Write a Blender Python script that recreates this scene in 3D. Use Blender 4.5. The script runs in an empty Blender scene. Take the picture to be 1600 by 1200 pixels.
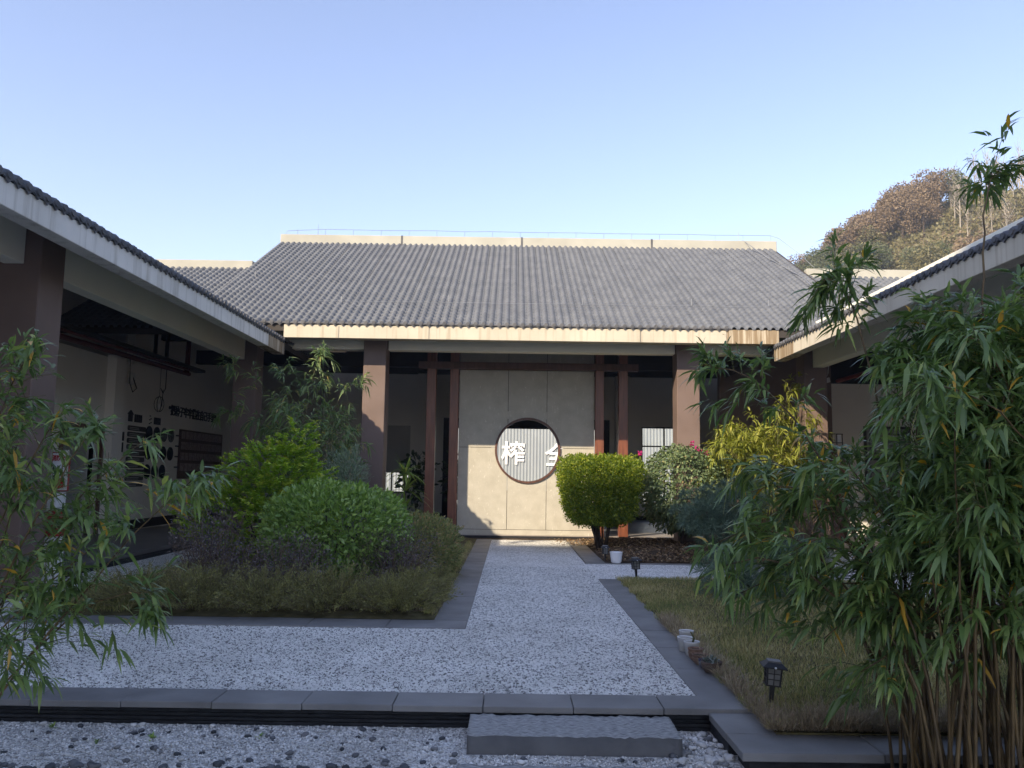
import bpy, bmesh, math, random
import numpy as np
from mathutils import Matrix, Vector
random.seed(7)
RNG = np.random.default_rng(7)
rad = math.radians
SC = bpy.context.scene
COL = SC.collection

# ------------------------------------------------------------------ camera
TH = math.atan(142/1294); PH = 0.0145; FPX = 1294.0; CAMH = 1.6
cam_d = bpy.data.cameras.new('camera'); cam = bpy.data.objects.new('camera', cam_d); COL.objects.link(cam)
cam_d.sensor_width = 36; cam_d.lens = FPX/1600*36; cam_d.clip_start = 0.05; cam_d.clip_end = 3000
cam.matrix_world = Matrix.Translation((0, 0, CAMH)) @ Matrix.Rotation(math.pi/2+TH, 4, 'X') @ Matrix.Rotation(PH, 4, 'Z')
SC.camera = cam
# ------------------------------------------------------------------ sky, sun, exposure
SUN_DIR = Vector((0.83, 1.0, -0.78)).normalized()          # the way the light travels
elev = math.asin(-SUN_DIR.z); azim = math.atan2(-SUN_DIR.x, -SUN_DIR.y)   # towards the sun, clockwise from +Y
w = bpy.data.worlds.new('World'); SC.world = w; w.use_nodes = True
nt = w.node_tree; bg = nt.nodes['Background']
sky = nt.nodes.new('ShaderNodeTexSky'); sky.sky_type = 'NISHITA'; sky.sun_disc = False
sky.sun_elevation = elev; sky.sun_rotation = azim % (2*math.pi)
sky.air_density = 1.0; sky.dust_density = .35; sky.ozone_density = 2.2; sky.altitude = 50
tn = nt.nodes.new('ShaderNodeMix'); tn.data_type = 'RGBA'; tn.blend_type = 'MULTIPLY'; tn.inputs[0].default_value = 1; tn.inputs[7].default_value = (1.16, .95, .92, 1)
nt.links.new(sky.outputs[0], tn.inputs[6]); nt.links.new(tn.outputs[2], bg.inputs[0]); bg.inputs[1].default_value = 0.105
sun_d = bpy.data.lights.new('sun', 'SUN'); sun_d.energy = 2.6; sun_d.angle = rad(0.5); sun_d.color = (1.0, 0.84, 0.62)
sun = bpy.data.objects.new('sun', sun_d); COL.objects.link(sun)
sun.rotation_euler = SUN_DIR.to_track_quat('-Z', 'Y').to_euler(); sun.location = (-20, -20, 40)
SC.view_settings.view_transform = 'Standard'; SC.view_settings.look = 'None'
SC.view_settings.exposure = 1.7; SC.view_settings.gamma = 1.0
SC.cycles.max_bounces = 6; SC.cycles.diffuse_bounces = 4; SC.cycles.transparent_max_bounces = 6

# ------------------------------------------------------------------ pixel helpers (1600x1200 photograph)
_f = Vector((0, math.cos(TH), math.sin(TH))); _u = Vector((0, -math.sin(TH), math.cos(TH))); _r = Vector((1, 0, 0))
_R = _r*math.cos(PH)+_u*math.sin(PH); _U = -_r*math.sin(PH)+_u*math.cos(PH)
def at(x, y, d):
    v = _f*FPX+_R*(x-800)+_U*(600-y); return Vector((0, 0, CAMH))+v*(d/v.y)
def wall_at(x, y, X0):
    v = _f*FPX+_R*(x-800)+_U*(600-y); return Vector((0, 0, CAMH))+v*(X0/v.x)

# ------------------------------------------------------------------ materials
def _nodes(name):
    m = bpy.data.materials.new(name); m.use_nodes = True
    n = m.node_tree.nodes; return m, n, m.node_tree.links, n['Principled BSDF']
def rgb(c): return (c[0], c[1], c[2], 1)
def ramp(n, stops):
    r = n.new('ShaderNodeValToRGB'); e = r.color_ramp.elements
    while len(e) < len(stops): e.new(0.5)
    for i, (p, c) in enumerate(stops): e[i].position = p; e[i].color = rgb(c)
    return r
def pmat(name, c1, c2=None, scale=3, rough=.7, bump=0, bscale=40, spec=.4, detail=6, stretch=None, c3=None, metal=0, lo=.35, hi=.65):
    m, n, l, b = _nodes(name)
    b.inputs['Roughness'].default_value = rough; b.inputs['Specular IOR Level'].default_value = spec; b.inputs['Metallic'].default_value = metal
    g = n.new('ShaderNodeNewGeometry'); src = g.outputs['Position']
    if stretch:
        mp = n.new('ShaderNodeMapping'); mp.inputs['Scale'].default_value = stretch; l.new(src, mp.inputs[0]); src = mp.outputs[0]
    if c2 is None: b.inputs['Base Color'].default_value = rgb(c1)
    else:
        t = n.new('ShaderNodeTexNoise'); t.inputs['Scale'].default_value = scale; t.inputs['Detail'].default_value = detail; l.new(src, t.inputs['Vector'])
        st = [(lo, c1), (hi, c2)] if c3 is None else [(lo, c1), ((lo+hi)/2, c2), (hi, c3)]
        r = ramp(n, st); l.new(t.outputs[0], r.inputs[0]); l.new(r.outputs[0], b.inputs['Base Color'])
    if bump:
        t2 = n.new('ShaderNodeTexNoise'); t2.inputs['Scale'].default_value = bscale; t2.inputs['Detail'].default_value = 5; l.new(src, t2.inputs['Vector'])
        bp = n.new('ShaderNodeBump'); bp.inputs['Strength'].default_value = bump; bp.inputs['Distance'].default_value = .02
        l.new(t2.outputs[0], bp.inputs['Height']); l.new(bp.outputs[0], b.inputs['Normal'])
    return m
def gravel_mat(name, stops, scale, bump=.8, c_dirt=None):
    m, n, l, b = _nodes(name); b.inputs['Roughness'].default_value = .85; b.inputs['Specular IOR Level'].default_value = .25
    g = n.new('ShaderNodeNewGeometry'); v = n.new('ShaderNodeTexVoronoi'); v.inputs['Scale'].default_value = scale; v.inputs['Randomness'].default_value = 1
    l.new(g.outputs['Position'], v.inputs['Vector'])
    s = n.new('ShaderNodeSeparateColor'); l.new(v.outputs['Color'], s.inputs[0])
    r = ramp(n, stops); l.new(s.outputs[0], r.inputs[0])
    t = n.new('ShaderNodeTexNoise'); t.inputs['Scale'].default_value = 1.3; t.inputs['Detail'].default_value = 5; l.new(g.outputs['Position'], t.inputs['Vector'])
    mx = n.new('ShaderNodeMix'); mx.data_type = 'RGBA'; mx.blend_type = 'MULTIPLY'; mx.inputs[0].default_value = 1
    r2 = ramp(n, [(.3, c_dirt or (.8, .8, .8)), (.62, (1, 1, 1))]); l.new(t.outputs[0], r2.inputs[0])
    l.new(r.outputs[0], mx.inputs[6]); l.new(r2.outputs[0], mx.inputs[7]); l.new(mx.outputs[2], b.inputs['Base Color'])
    bp = n.new('ShaderNodeBump'); bp.inputs['Strength'].default_value = bump; bp.inputs['Distance'].default_value = .012; bp.invert = True
    l.new(v.outputs['Distance'], bp.inputs['Height']); l.new(bp.outputs[0], b.inputs['Normal'])
    return m
GAIN = {'bamboo_leaf': 2.3, 'heather_leaf': 2.6, 'brown_shrub_leaf': 2.5, 'purple_leaf': 2.6, 'glossy_leaf': 2.5, 'bamboo_back_leaf': 2.0, 'pine_needle': 2.0, 'dracaena_leaf': 2.0, 'juniper_needle': 2.0, 'bamboo_yellow_leaf': 1.25, 'petal': 1, 'hill_green_leaf': 1.2, 'hill_rust_leaf': 1.2, 'hill_olive_leaf': 1.2, 'hill_bare_twigs': 1.2, 'dark_plant_leaf': 1, 'lime_leaf': 3.3, 'topiary_leaf': 1.5, 'grass_blade': 1.7, 'straw_blade': 1.6, 'leaf_litter': 1.2}
def leaf_mat(name, stops, trans=.35, rough=.5, spec=.35):
    """tint per leaf comes from a random face attribute"""
    m, n, l, b = _nodes(name); out = n['Material Output']
    a = n.new('ShaderNodeAttribute'); a.attribute_name = 'tint'
    k = GAIN.get(name, 1.6); k *= 1.18 if name not in ('bamboo_yellow_leaf', 'petal', 'topiary_leaf') and 'hill' not in name else 1; stops = [(p, tuple(min(.6, v*k) for v in c)) for p, c in stops]
    r = ramp(n, stops); l.new(a.outputs['Fac'], r.inputs[0]); l.new(r.outputs[0], b.inputs['Base Color'])
    b.inputs['Roughness'].default_value = rough; b.inputs['Specular IOR Level'].default_value = spec
    if trans:
        tr = n.new('ShaderNodeBsdfTranslucent'); mx = n.new('ShaderNodeMixShader'); mx.inputs[0].default_value = trans
        hs = n.new('ShaderNodeHueSaturation'); hs.inputs['Value'].default_value = 1.5; hs.inputs['Saturation'].default_value = 1.15
        l.new(r.outputs[0], hs.inputs['Color']); l.new(hs.outputs[0], tr.inputs[0])
        l.new(b.outputs[0], mx.inputs[1]); l.new(tr.outputs[0], mx.inputs[2]); l.new(mx.outputs[0], out.inputs[0])
    return m
def streak_mat(name, base, stain, amount, scale=(9, 9, .35)):
    """painted concrete with rain streaks running down from the tiles"""
    m, n, l, b = _nodes(name); b.inputs['Roughness'].default_value = .75; b.inputs['Specular IOR Level'].default_value = .25
    g = n.new('ShaderNodeNewGeometry')
    mp = n.new('ShaderNodeMapping'); mp.inputs['Scale'].default_value = scale; l.new(g.outputs['Position'], mp.inputs[0])
    t = n.new('ShaderNodeTexNoise'); t.inputs['Scale'].default_value = 1; t.inputs['Detail'].default_value = 8; t.inputs['Roughness'].default_value = .65; l.new(mp.outputs[0], t.inputs['Vector'])
    r = ramp(n, [(amount, stain), (min(amount+.16, .95), base)]); l.new(t.outputs[0], r.inputs[0])
    t2 = n.new('ShaderNodeTexNoise'); t2.inputs['Scale'].default_value = 1.1; t2.inputs['Detail'].default_value = 4; l.new(g.outputs['Position'], t2.inputs['Vector'])
    r2 = ramp(n, [(.35, (.86, .86, .85)), (.65, (1, 1, 1))]); l.new(t2.outputs[0], r2.inputs[0])
    mx = n.new('ShaderNodeMix'); mx.data_type = 'RGBA'; mx.blend_type = 'MULTIPLY'; mx.inputs[0].default_value = 1
    l.new(r.outputs[0], mx.inputs[6]); l.new(r2.outputs[0], mx.inputs[7]); l.new(mx.outputs[2], b.inputs['Base Color'])
    return m
M = {}
M['path_gravel'] = gravel_mat('path_gravel', [(.0, (.10, .098, .095)), (.16, (.32, .315, .30)), (.34, (.84, .83, .79)), (.8, (.95, .94, .90))], 66, 1.0, (.86, .86, .84))
M['front_gravel'] = gravel_mat('front_gravel', [(.0, (.24, .235, .225)), (.25, (.50, .49, .465)), (.6, (.72, .705, .67)), (.95, (.9, .885, .85))], 75, 1.0, (.75, .74, .72))
M['pebble'] = gravel_mat('pebble', [(.0, (.2, .2, .2)), (.3, (.42, .41, .39)), (.7, (.62, .61, .58)), (1, (.78, .77, .74))], 9, .1)
M['pebble_dark'] = gravel_mat('pebble_dark', [(.0, (.05, .055, .06)), (.5, (.1, .105, .115)), (1, (.2, .2, .2))], 8, .1)
M['slate'] = pmat('slate', (.15, .148, .144), (.20, .197, .192), 2.2, .55, .25, 130, .4, 9, c3=(.25, .247, .24), lo=.3, hi=.72)
M['slate_rough'] = pmat('slate_rough', (.22, .22, .215), (.5, .5, .485), 22, .6, 1.0, 40, .4, 8, stretch=(1, 3.2, 1))
M['slate_side'] = pmat('slate_side', (.075, .075, .076), (.11, .11, .11), 5, .6, .3, 30)
M['slate_dark'] = pmat('slate_dark', (.012, .013, .015), (.03, .032, .036), 9, .7, .6, 60, stretch=(1, 1, 5))
M['soil'] = pmat('soil', (.05, .036, .024), (.11, .08, .055), 9, .95, .8, 45, .1)
M['turf_soil'] = pmat('turf_soil', (.075, .066, .03), (.14, .12, .06), 6, .95, .6, 60, .1)
M['earth'] = pmat('earth', (.10, .095, .08), (.16, .15, .12), .2, .95, .2, 6, .1)
M['concrete'] = pmat('concrete', (.30, .29, .27), (.40, .39, .37), 1.2, .85, .15, 60, .2)
M['bounce_slab'] = pmat('bounce_slab', (.52, .50, .47), (.60, .58, .55), .6, .85, .1, 40, .2)
M['floor_tile'] = pmat('floor_tile', (.12, .12, .125), (.17, .165, .165), 1.5, .35, .05, 50, .5)
M['floor_warm'] = pmat('floor_warm', (.26, .23, .21), (.33, .30, .27), 1.5, .45, .05, 50, .4)
M['roof_tile'] = pmat('roof_tile', (.098, .108, .126), (.120, .131, .150), 2.6, .6, .25, 60, .35, 10, c3=(.146, .157, .174), lo=.3, hi=.7)
M['tile_edge'] = pmat('tile_edge', (.075, .078, .085), (.14, .14, .145), 5, .7, .3, 60, .3)
M['cream'] = streak_mat('cream', (.60, .55, .44), (.46, .40, .30), .33)
M['cream_wing'] = streak_mat('cream_wing', (.80, .77, .70), (.58, .55, .48), .34, (8, 8, .4))
M['cream_stain'] = streak_mat('cream_stain', (.64, .57, .44), (.28, .21, .13), .47, (9, 9, .4))
M['beam_paint'] = pmat('beam_paint', (.84, .81, .68), (.88, .85, .72), 1.5, .8, .08, 30, .2)
M['ridge_paint'] = pmat('ridge_paint', (.38, .37, .315), (.46, .45, .385), 1.4, .8, .15, 20, .2, lo=.3, hi=.7)
M['column_brown'] = pmat('column_brown', (.150, .106, .088), (.180, .130, .110), 1.6, .55, .06, 14, .35)
M['wall_white'] = pmat('wall_white', (.72, .69, .63), (.77, .74, .68), .9, .85, .06, 50, .2)
M['wall_grey'] = pmat('wall_grey', (.40, .39, .375), (.46, .45, .43), .9, .85, .06, 50, .2)
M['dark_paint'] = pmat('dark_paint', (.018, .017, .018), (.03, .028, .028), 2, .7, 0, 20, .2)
M['soffit'] = pmat('soffit', (.05, .044, .04), (.065, .058, .052), 1, .8, .05, 20, .2)
M['wood'] = pmat('wood', (.13, .042, .022), (.22, .075, .038), 3, .4, .12, 30, .5, 8, stretch=(6, 6, .5))
M['wood_dark'] = pmat('wood_dark', (.075, .036, .026), (.12, .055, .038), 3, .5, .1, 30, .4, 8, stretch=(5, 5, .6))
M['black_metal'] = pmat('black_metal', (.014, .014, .016), (.024, .024, .027), 8, .45, 0, 20, .5)
M['grey_metal'] = pmat('grey_metal', (.30, .31, .32), (.40, .41, .42), 6, .4, 0, 20, .5, metal=.7)
M['wire'] = pmat('wire', (.24, .25, .26), (.32, .33, .34), 6, .5, 0, 20, .4, metal=.4)
M['red_paint'] = pmat('red_paint', (.24, .018, .02), (.31, .028, .03), 3, .45, .03, 20, .5)
M['dark_red'] = pmat('dark_red', (.085, .012, .014), (.12, .02, .022), 3, .5, .03, 20, .4)
M['white_gloss'] = pmat('white_gloss', (.72, .73, .74), (.78, .79, .80), 4, .25, 0, 20, .5)
M['plastic_white'] = pmat('plastic_white', (.62, .62, .6), (.7, .7, .68), 9, .5, .05, 40, .4)
M['frosted'] = pmat('frosted', (.17, .175, .17), (.24, .245, .235), 20, .35, .1, 60, .5)
M['ink'] = pmat('ink', (.012, .014, .02), (.02, .022, .03), 6, .6)
M['ink_red'] = pmat('ink_red', (.36, .02, .025), (.42, .03, .035), 6, .6)
M['plaque'] = pmat('plaque', (.065, .063, .06), (.10, .098, .095), 12, .85, .1, 80, .1)
M['disc'] = pmat('disc', (.014, .018, .03), (.03, .036, .05), 6, .85, 0, 20, .05)
M['disc_pale'] = pmat('disc_pale', (.04, .045, .05), (.2, .21, .21), 16, .85, 0, 20, .1)
M['board'] = pmat('board', (.05, .022, .02), (.09, .04, .036), 10, .5, .1, 40)
M['board_card'] = pmat('board_card', (.16, .11, .10), (.34, .27, .25), 14, .5)
M['steel_sheet'] = pmat('steel_sheet', (.27, .30, .315), (.31, .34, .35), .7, .5, 0, 20, .4)
M['letter_white'] = pmat('letter_white', (.8, .8, .78), (.85, .85, .83), 3, .4)
M['terracotta'] = pmat('terracotta', (.17, .10, .07), (.30, .20, .15), 18, .8, .4, 50, .2)
M['pot_brown'] = pmat('pot_brown', (.085, .06, .05), (.15, .11, .09), 15, .6, .3, 50, .3)
M['pot_blue'] = pmat('pot_blue', (.015, .02, .07), (.03, .04, .11), 15, .3, 0, 50, .5)
M['bark'] = pmat('bark', (.035, .026, .02), (.10, .078, .06), 9, .9, .8, 30, .15, stretch=(4, 4, .7))
M['twig'] = pmat('twig', (.11, .08, .06), (.19, .14, .10), 9, .8, .3, 30, .2)
M['culm'] = pmat('culm', (.065, .042, .018), (.15, .098, .036), 6, .5, .1, 30, .4, stretch=(3, 3, 1))
M['culm_green'] = pmat('culm_green', (.06, .08, .025), (.15, .13, .05), 6, .5, .1, 30, .4)
M['hill'] = pmat('hill', (.10, .09, .05), (.20, .15, .09), .12, .95, .4, 1.2, .1)
M['red_soil'] = pmat('red_soil', (.24, .13, .07), (.36, .22, .13), .5, .95, .6, 2, .1)
M['glass'] = None
m_, n_, l_, b_ = _nodes('window_glass'); b_.inputs['Roughness'].default_value = .03; b_.inputs['Transmission Weight'].default_value = 1; b_.inputs['IOR'].default_value = 1.1; b_.inputs['Base Color'].default_value = (.95, .97, .97, 1); M['glass'] = m_
# the pale stone of the moon wall: fine grain with short chisel flecks
def stone_mat():
    m, n, l, b = _nodes('wall_stone'); b.inputs['Roughness'].default_value = .8; b.inputs['Specular IOR Level'].default_value = .25
    g = n.new('ShaderNodeNewGeometry')
    t = n.new('ShaderNodeTexNoise'); t.inputs['Scale'].default_value = 5; t.inputs['Detail'].default_value = 8; l.new(g.outputs['Position'], t.inputs['Vector'])
    r = ramp(n, [(.3, (.42, .395, .33)), (.7, (.49, .465, .395))]); l.new(t.outputs[0], r.inputs[0])
    mp = n.new('ShaderNodeMapping'); mp.inputs['Rotation'].default_value = (0, rad(35), 0); mp.inputs['Scale'].default_value = (9, 9, 2.2); l.new(g.outputs['Position'], mp.inputs[0])
    t2 = n.new('ShaderNodeTexNoise'); t2.inputs['Scale'].default_value = 1.7; t2.inputs['Detail'].default_value = 3; t2.inputs['Distortion'].default_value = 2.5; l.new(mp.outputs[0], t2.inputs['Vector'])
    r2 = ramp(n, [(.655, (0, 0, 0)), (.69, (1, 1, 1))]); l.new(t2.outputs[0], r2.inputs[0])
    mx = n.new('ShaderNodeMix'); mx.data_type = 'RGBA'; l.new(r2.outputs[0], mx.inputs[0]); l.new(r.outputs[0], mx.inputs[6]); mx.inputs[7].default_value = (.60, .58, .51, 1)
    l.new(mx.outputs[2], b.inputs['Base Color'])
    bp = n.new('ShaderNodeBump'); bp.inputs['Strength'].default_value = .3; bp.inputs['Distance'].default_value = .01; l.new(t2.outputs[0], bp.inputs['Height']); l.new(bp.outputs[0], b.inputs['Normal'])
    return m
M['stone'] = stone_mat()
L = {}
L['bamboo'] = leaf_mat('bamboo_leaf', [(0, (.028, .048, .015)), (.45, (.050, .078, .022)), (.8, (.085, .116, .033)), (.95, (.14, .15, .04)), (1, (.22, .13, .02))], .3, .36, .6)
L['bamboo_yellow'] = leaf_mat('bamboo_yellow_leaf', [(0, (.13, .16, .03)), (.6, (.23, .25, .045)), (1, (.36, .34, .07))], .4)
L['bamboo_back'] = leaf_mat('bamboo_back_leaf', [(0, (.045, .075, .03)), (.6, (.09, .12, .05)), (.95, (.16, .17, .06)), (1, (.3, .2, .08))], .35)
L['lime'] = leaf_mat('lime_leaf', [(0, (.035, .062, .010)), (.5, (.085, .125, .016)), (1, (.17, .20, .03))], .35)
L['topiary'] = leaf_mat('topiary_leaf', [(0, (.05, .085, .010)), (.5, (.11, .155, .016)), (1, (.27, .28, .03))], .4)
L['glossy'] = leaf_mat('glossy_leaf', [(0, (.042, .072, .016)), (.5, (.075, .115, .026)), (1, (.14, .185, .055))], .25, .33, .5)
L['bougain'] = leaf_mat('bougainvillea_leaf', [(0, (.04, .065, .03)), (.6, (.085, .115, .055)), (.93, (.15, .165, .07)), (1, (.26, .17, .09))], .25)
L['petal'] = leaf_mat('petal', [(0, (.45, .03, .17)), (1, (.62, .06, .26))], .4)
L['pine'] = leaf_mat('pine_needle', [(0, (.028, .05, .034)), (1, (.075, .105, .07))], .1)
L['juniper'] = leaf_mat('juniper_needle', [(0, (.05, .075, .045)), (1, (.12, .15, .10))], .1)
L['heather'] = leaf_mat('heather_leaf', [(0, (.040, .036, .018)), (.5, (.070, .068, .026)), (.85, (.115, .112, .04)), (1, (.15, .11, .06))], .25)
L['brown_shrub'] = leaf_mat('brown_shrub_leaf', [(0, (.045, .055, .022)), (.6, (.09, .098, .035)), (1, (.17, .11, .06))], .25)
L['purple'] = leaf_mat('purple_leaf', [(0, (.028, .024, .026)), (.6, (.055, .045, .046)), (1, (.11, .095, .085))], .15)
L['dracaena'] = leaf_mat('dracaena_leaf', [(0, (.05, .085, .02)), (.6, (.11, .15, .035)), (1, (.24, .25, .07))], .3)
L['dark_plant'] = leaf_mat('dark_plant_leaf', [(0, (.02, .035, .018)), (1, (.05, .075, .035))], .15)
L['grass'] = leaf_mat('grass_blade', [(0, (.07, .10, .03)), (.35, (.13, .135, .045)), (.7, (.23, .19, .085)), (1, (.34, .27, .14))], .3)
L['straw'] = leaf_mat('straw_blade', [(0, (.12, .095, .06)), (.6, (.20, .155, .10)), (1, (.34, .28, .18))], .2)
L['litter'] = leaf_mat('leaf_litter', [(0, (.07, .045, .025)), (.6, (.16, .10, .055)), (1, (.34, .25, .14))], .1)
L['hill_green'] = leaf_mat('hill_green_leaf', [(0, (.05, .065, .03)), (1, (.125, .135, .06))], .2)
L['hill_rust'] = leaf_mat('hill_rust_leaf', [(0, (.12, .085, .05)), (1, (.20, .145, .085))], .2)
L['hill_olive'] = leaf_mat('hill_olive_leaf', [(0, (.09, .085, .04)), (1, (.18, .16, .07))], .2)
L['hill_bare'] = leaf_mat('hill_bare_twigs', [(0, (.14, .115, .08)), (1, (.27, .23, .17))], .1)

# ------------------------------------------------------------------ object helpers
def put(name, me, parent=None, loc=(0, 0, 0), rot=None, kind=None, mat=None):
    o = bpy.data.objects.new(name, me); COL.objects.link(o); o.location = loc
    if rot: o.rotation_euler = rot
    if parent is not None:
        o.parent = parent; o.matrix_parent_inverse = parent.matrix_basis.inverted()
    if kind: o['kind'] = kind
    return o
def tag(o, label, cat, group=None):
    o['label'] = label; o['category'] = cat
    if group: o['group'] = group
    return o
def thing(name, label, cat, loc=(0, 0, 0), group=None, rotz=0):
    o = bpy.data.objects.new(name, None); COL.objects.link(o); o.location = loc; o.rotation_euler = (0, 0, rotz); o.empty_display_size = .2
    return tag(o, label, cat, group)
def copy_tree(o, loc, rotz=None, label=None, scale=None, parent=None):
    c = o.copy(); COL.objects.link(c); c.parent = parent
    if parent is None:
        c.location = loc
        if rotz is not None: c.rotation_euler = (0, 0, rotz)
        if scale: c.scale = (scale,)*3
        if label: c['label'] = label
    for ch in list(o.children): copy_tree(ch, None, parent=c)
    return c
class MB:
    def __init__(s): s.v = []; s.f = []
    def box(s, x0, x1, y0, y1, z0, z1):
        b = len(s.v); s.v += [(x, y, z) for z in (z0, z1) for (x, y) in ((x0, y0), (x1, y0), (x1, y1), (x0, y1))]
        s.f += [(b+3, b+2, b+1, b), (b+4, b+5, b+6, b+7)]+[(b+i, b+(i+1) % 4, b+(i+1) % 4+4, b+i+4) for i in range(4)]
        return s
    def poly(s, pts, z0, z1):
        b = len(s.v); n = len(pts); s.v += [(x, y, z0) for x, y in pts]+[(x, y, z1) for x, y in pts]
        s.f += [tuple(range(b+n-1, b-1, -1)), tuple(range(b+n, b+2*n))]+[(b+i, b+(i+1) % n, b+(i+1) % n+n, b+i+n) for i in range(n)]
        return s
    def hexa(s, p):          # 8 corners: bottom ring, top ring
        b = len(s.v); s.v += [tuple(q) for q in p]
        s.f += [(b+3, b+2, b+1, b), (b+4, b+5, b+6, b+7)]+[(b+i, b+(i+1) % 4, b+(i+1) % 4+4, b+i+4) for i in range(4)]
        return s
    def tube(s, pts, r, n=6, r1=None, cap=True):
        pts = [Vector(p) for p in pts]; b = len(s.v); k = len(pts)
        for i, p in enumerate(pts):
            d = (pts[min(i+1, k-1)]-pts[max(i-1, 0)]).normalized()
            a = d.cross(Vector((0, 0, 1)) if abs(d.z) < .95 else Vector((1, 0, 0))).normalized(); c = d.cross(a)
            rr = r if r1 is None else r+(r1-r)*i/(k-1)
            s.v += [tuple(p+(a*math.cos(2*math.pi*j/n)+c*math.sin(2*math.pi*j/n))*rr) for j in range(n)]
        for i in range(k-1):
            for j in range(n):
                s.f.append((b+i*n+j, b+i*n+(j+1) % n, b+(i+1)*n+(j+1) % n, b+(i+1)*n+j))
        if cap: s.f += [tuple(range(b+n-1, b-1, -1)), tuple(range(b+(k-1)*n, b+k*n))]
        return s
    def lathe(s, prof, c=(0, 0, 0), n=20, cap=True):
        b = len(s.v); k = len(prof)
        for r, z in prof: s.v += [(c[0]+r*math.cos(2*math.pi*j/n), c[1]+r*math.sin(2*math.pi*j/n), c[2]+z) for j in range(n)]
        for i in range(k-1):
            for j in range(n): s.f.append((b+i*n+j, b+i*n+(j+1) % n, b+(i+1)*n+(j+1) % n, b+(i+1)*n+j))
        if cap: s.f += [tuple(range(b+n-1, b-1, -1)), tuple(range(b+(k-1)*n, b+k*n))]
        return s
    def mesh(s, name, mat, bev=0, smooth=False):
        me = bpy.data.meshes.new(name); me.from_pydata(s.v, [], s.f)
        bm = bmesh.new(); bm.from_mesh(me)
        bmesh.ops.recalc_face_normals(bm, faces=bm.faces)
        if bev: bmesh.ops.bevel(bm, geom=list(bm.edges), offset=bev, segments=1, affect='EDGES', clamp_overlap=True)
        bm.to_mesh(me); bm.free()
        if smooth: me.polygons.foreach_set('use_smooth', [True]*len(me.polygons))
        me.materials.append(mat); return me
def part(name, mb, mat, parent=None, bev=0, smooth=False, kind=None):
    return put(name, mb.mesh(name, mat, bev, smooth), parent, kind=kind)
def np_mesh(name, V, quads=None, tris=None, mat=None, qt=None, tt=None, smooth=False):
    me = bpy.data.meshes.new(name); V = np.asarray(V, np.float32)
    q = np.zeros((0, 4), np.int32) if quads is None else np.asarray(quads, np.int32); t = np.zeros((0, 3), np.int32) if tris is None else np.asarray(tris, np.int32)
    me.vertices.add(len(V)); me.vertices.foreach_set('co', V.ravel())
    li = np.concatenate([q.ravel(), t.ravel()]); me.loops.add(len(li)); me.loops.foreach_set('vertex_index', li)
    st = np.concatenate([np.arange(len(q))*4, len(q)*4+np.arange(len(t))*3]); me.polygons.add(len(st)); me.polygons.foreach_set('loop_start', st.astype(np.int32))
    me.update(calc_edges=True)
    if qt is not None or tt is not None:
        val = np.concatenate([x for x in (qt, tt) if x is not None]).astype(np.float32)
        a = me.attributes.new('tint', 'FLOAT', 'FACE'); a.data.foreach_set('value', val)
    if smooth: me.polygons.foreach_set('use_smooth', np.ones(len(st), bool))
    if mat: me.materials.append(mat)
    return me
def unit(a): return a/np.maximum(np.linalg.norm(a, axis=1, keepdims=True), 1e-9)
def leaf_mesh(name, P, A, N, ln, wd, mat, droop=.0, tint=None, shape='lance'):
    """P base points, A axes, N approximate normals: every leaf is a bent blade of six points"""
    n = len(P); P = np.asarray(P, float); A = unit(np.asarray(A, float)); S = unit(np.cross(A, N)+1e-6); U = np.cross(S, A)
    ln = np.broadcast_to(ln, (n,)).reshape(-1, 1); wd = np.broadcast_to(wd, (n,)).reshape(-1, 1)
    f1, f2, w1, w2 = (.28, .66, .5, .36) if shape == 'lance' else (.33, .72, .5, .38)
    dz = np.array([[0, 0, -1.]])*droop
    c1 = P+A*ln*f1+dz*ln*f1*f1; c2 = P+A*ln*f2+dz*ln*f2*f2; tip = P+A*ln+dz*ln
    fold = U*wd*.18
    V = np.stack([P, c1-S*wd*w1+fold, c1+S*wd*w1+fold, c2-S*wd*w2+fold, c2+S*wd*w2+fold, tip], 1).reshape(-1, 3)
    i = np.arange(n)[:, None]*6
    tris = np.concatenate([i+np.array([[0, 2, 1]]), i+np.array([[3, 4, 5]])]); quads = i+np.array([[1, 2, 4, 3]])
    t = RNG.random(n) if tint is None else tint
    return np_mesh(name, V, quads, tris, mat, t, np.concatenate([t, t]))
def rand_dirs(n): return unit(RNG.normal(size=(n, 3)))
def vnoise(P, s, seed=0):
    """cheap smooth pseudo-noise in -1..1"""
    r = np.random.default_rng(seed); out = 0
    for k in range(4):
        d = r.normal(size=3)*s*(1+.6*k); out = out+np.sin(P@d+r.random()*6.28)/(1+.5*k)
    return out/2.1
# ================================================================== GROUND
put('ground', MB().box(-900, 900, -900, 1500, -2, -.34).mesh('ground', M['earth']), kind='structure')
put('bounce_slab', MB().box(-70, 70, -60, -6.85, -.33, -.17).mesh('bounce_slab', M['bounce_slab']), kind='structure')  # pale unseen slab added to bounce light back into the courtyard
put('yard', MB().box(-30, 30, 30.5, 60, -.3, -.04).mesh('yard', M['concrete']), kind='structure')
front_gravel = put('gravel_bed', MB().box(-7.2, 8.2, -6.8, 6.02, -.33, -.165).mesh('gravel_bed', M['front_gravel']), kind='structure')
mb = MB(); mb.box(-6.62, 1.4, 6.3, 8.9, -.3, -.014); mb.box(-.45, 1.4, 8.9, 21.0, -.3, -.014); mb.box(1.4, 5.7, 13.25, 15.56, -.3, -.014)
mb.box(-6.62, -5.5, 8.9, 21.0, -.3, -.014); mb.box(5.7, 7.6, 6.3, 21.0, -.3, -.014)
path = put('path', mb.mesh('path', M['path_gravel']), kind='structure')
put('soil_strip', MB().box(-6.62, 7.6, 21.0, 21.36, -.3, -.004).mesh('soil_strip', M['soil']), kind='structure')
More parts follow.
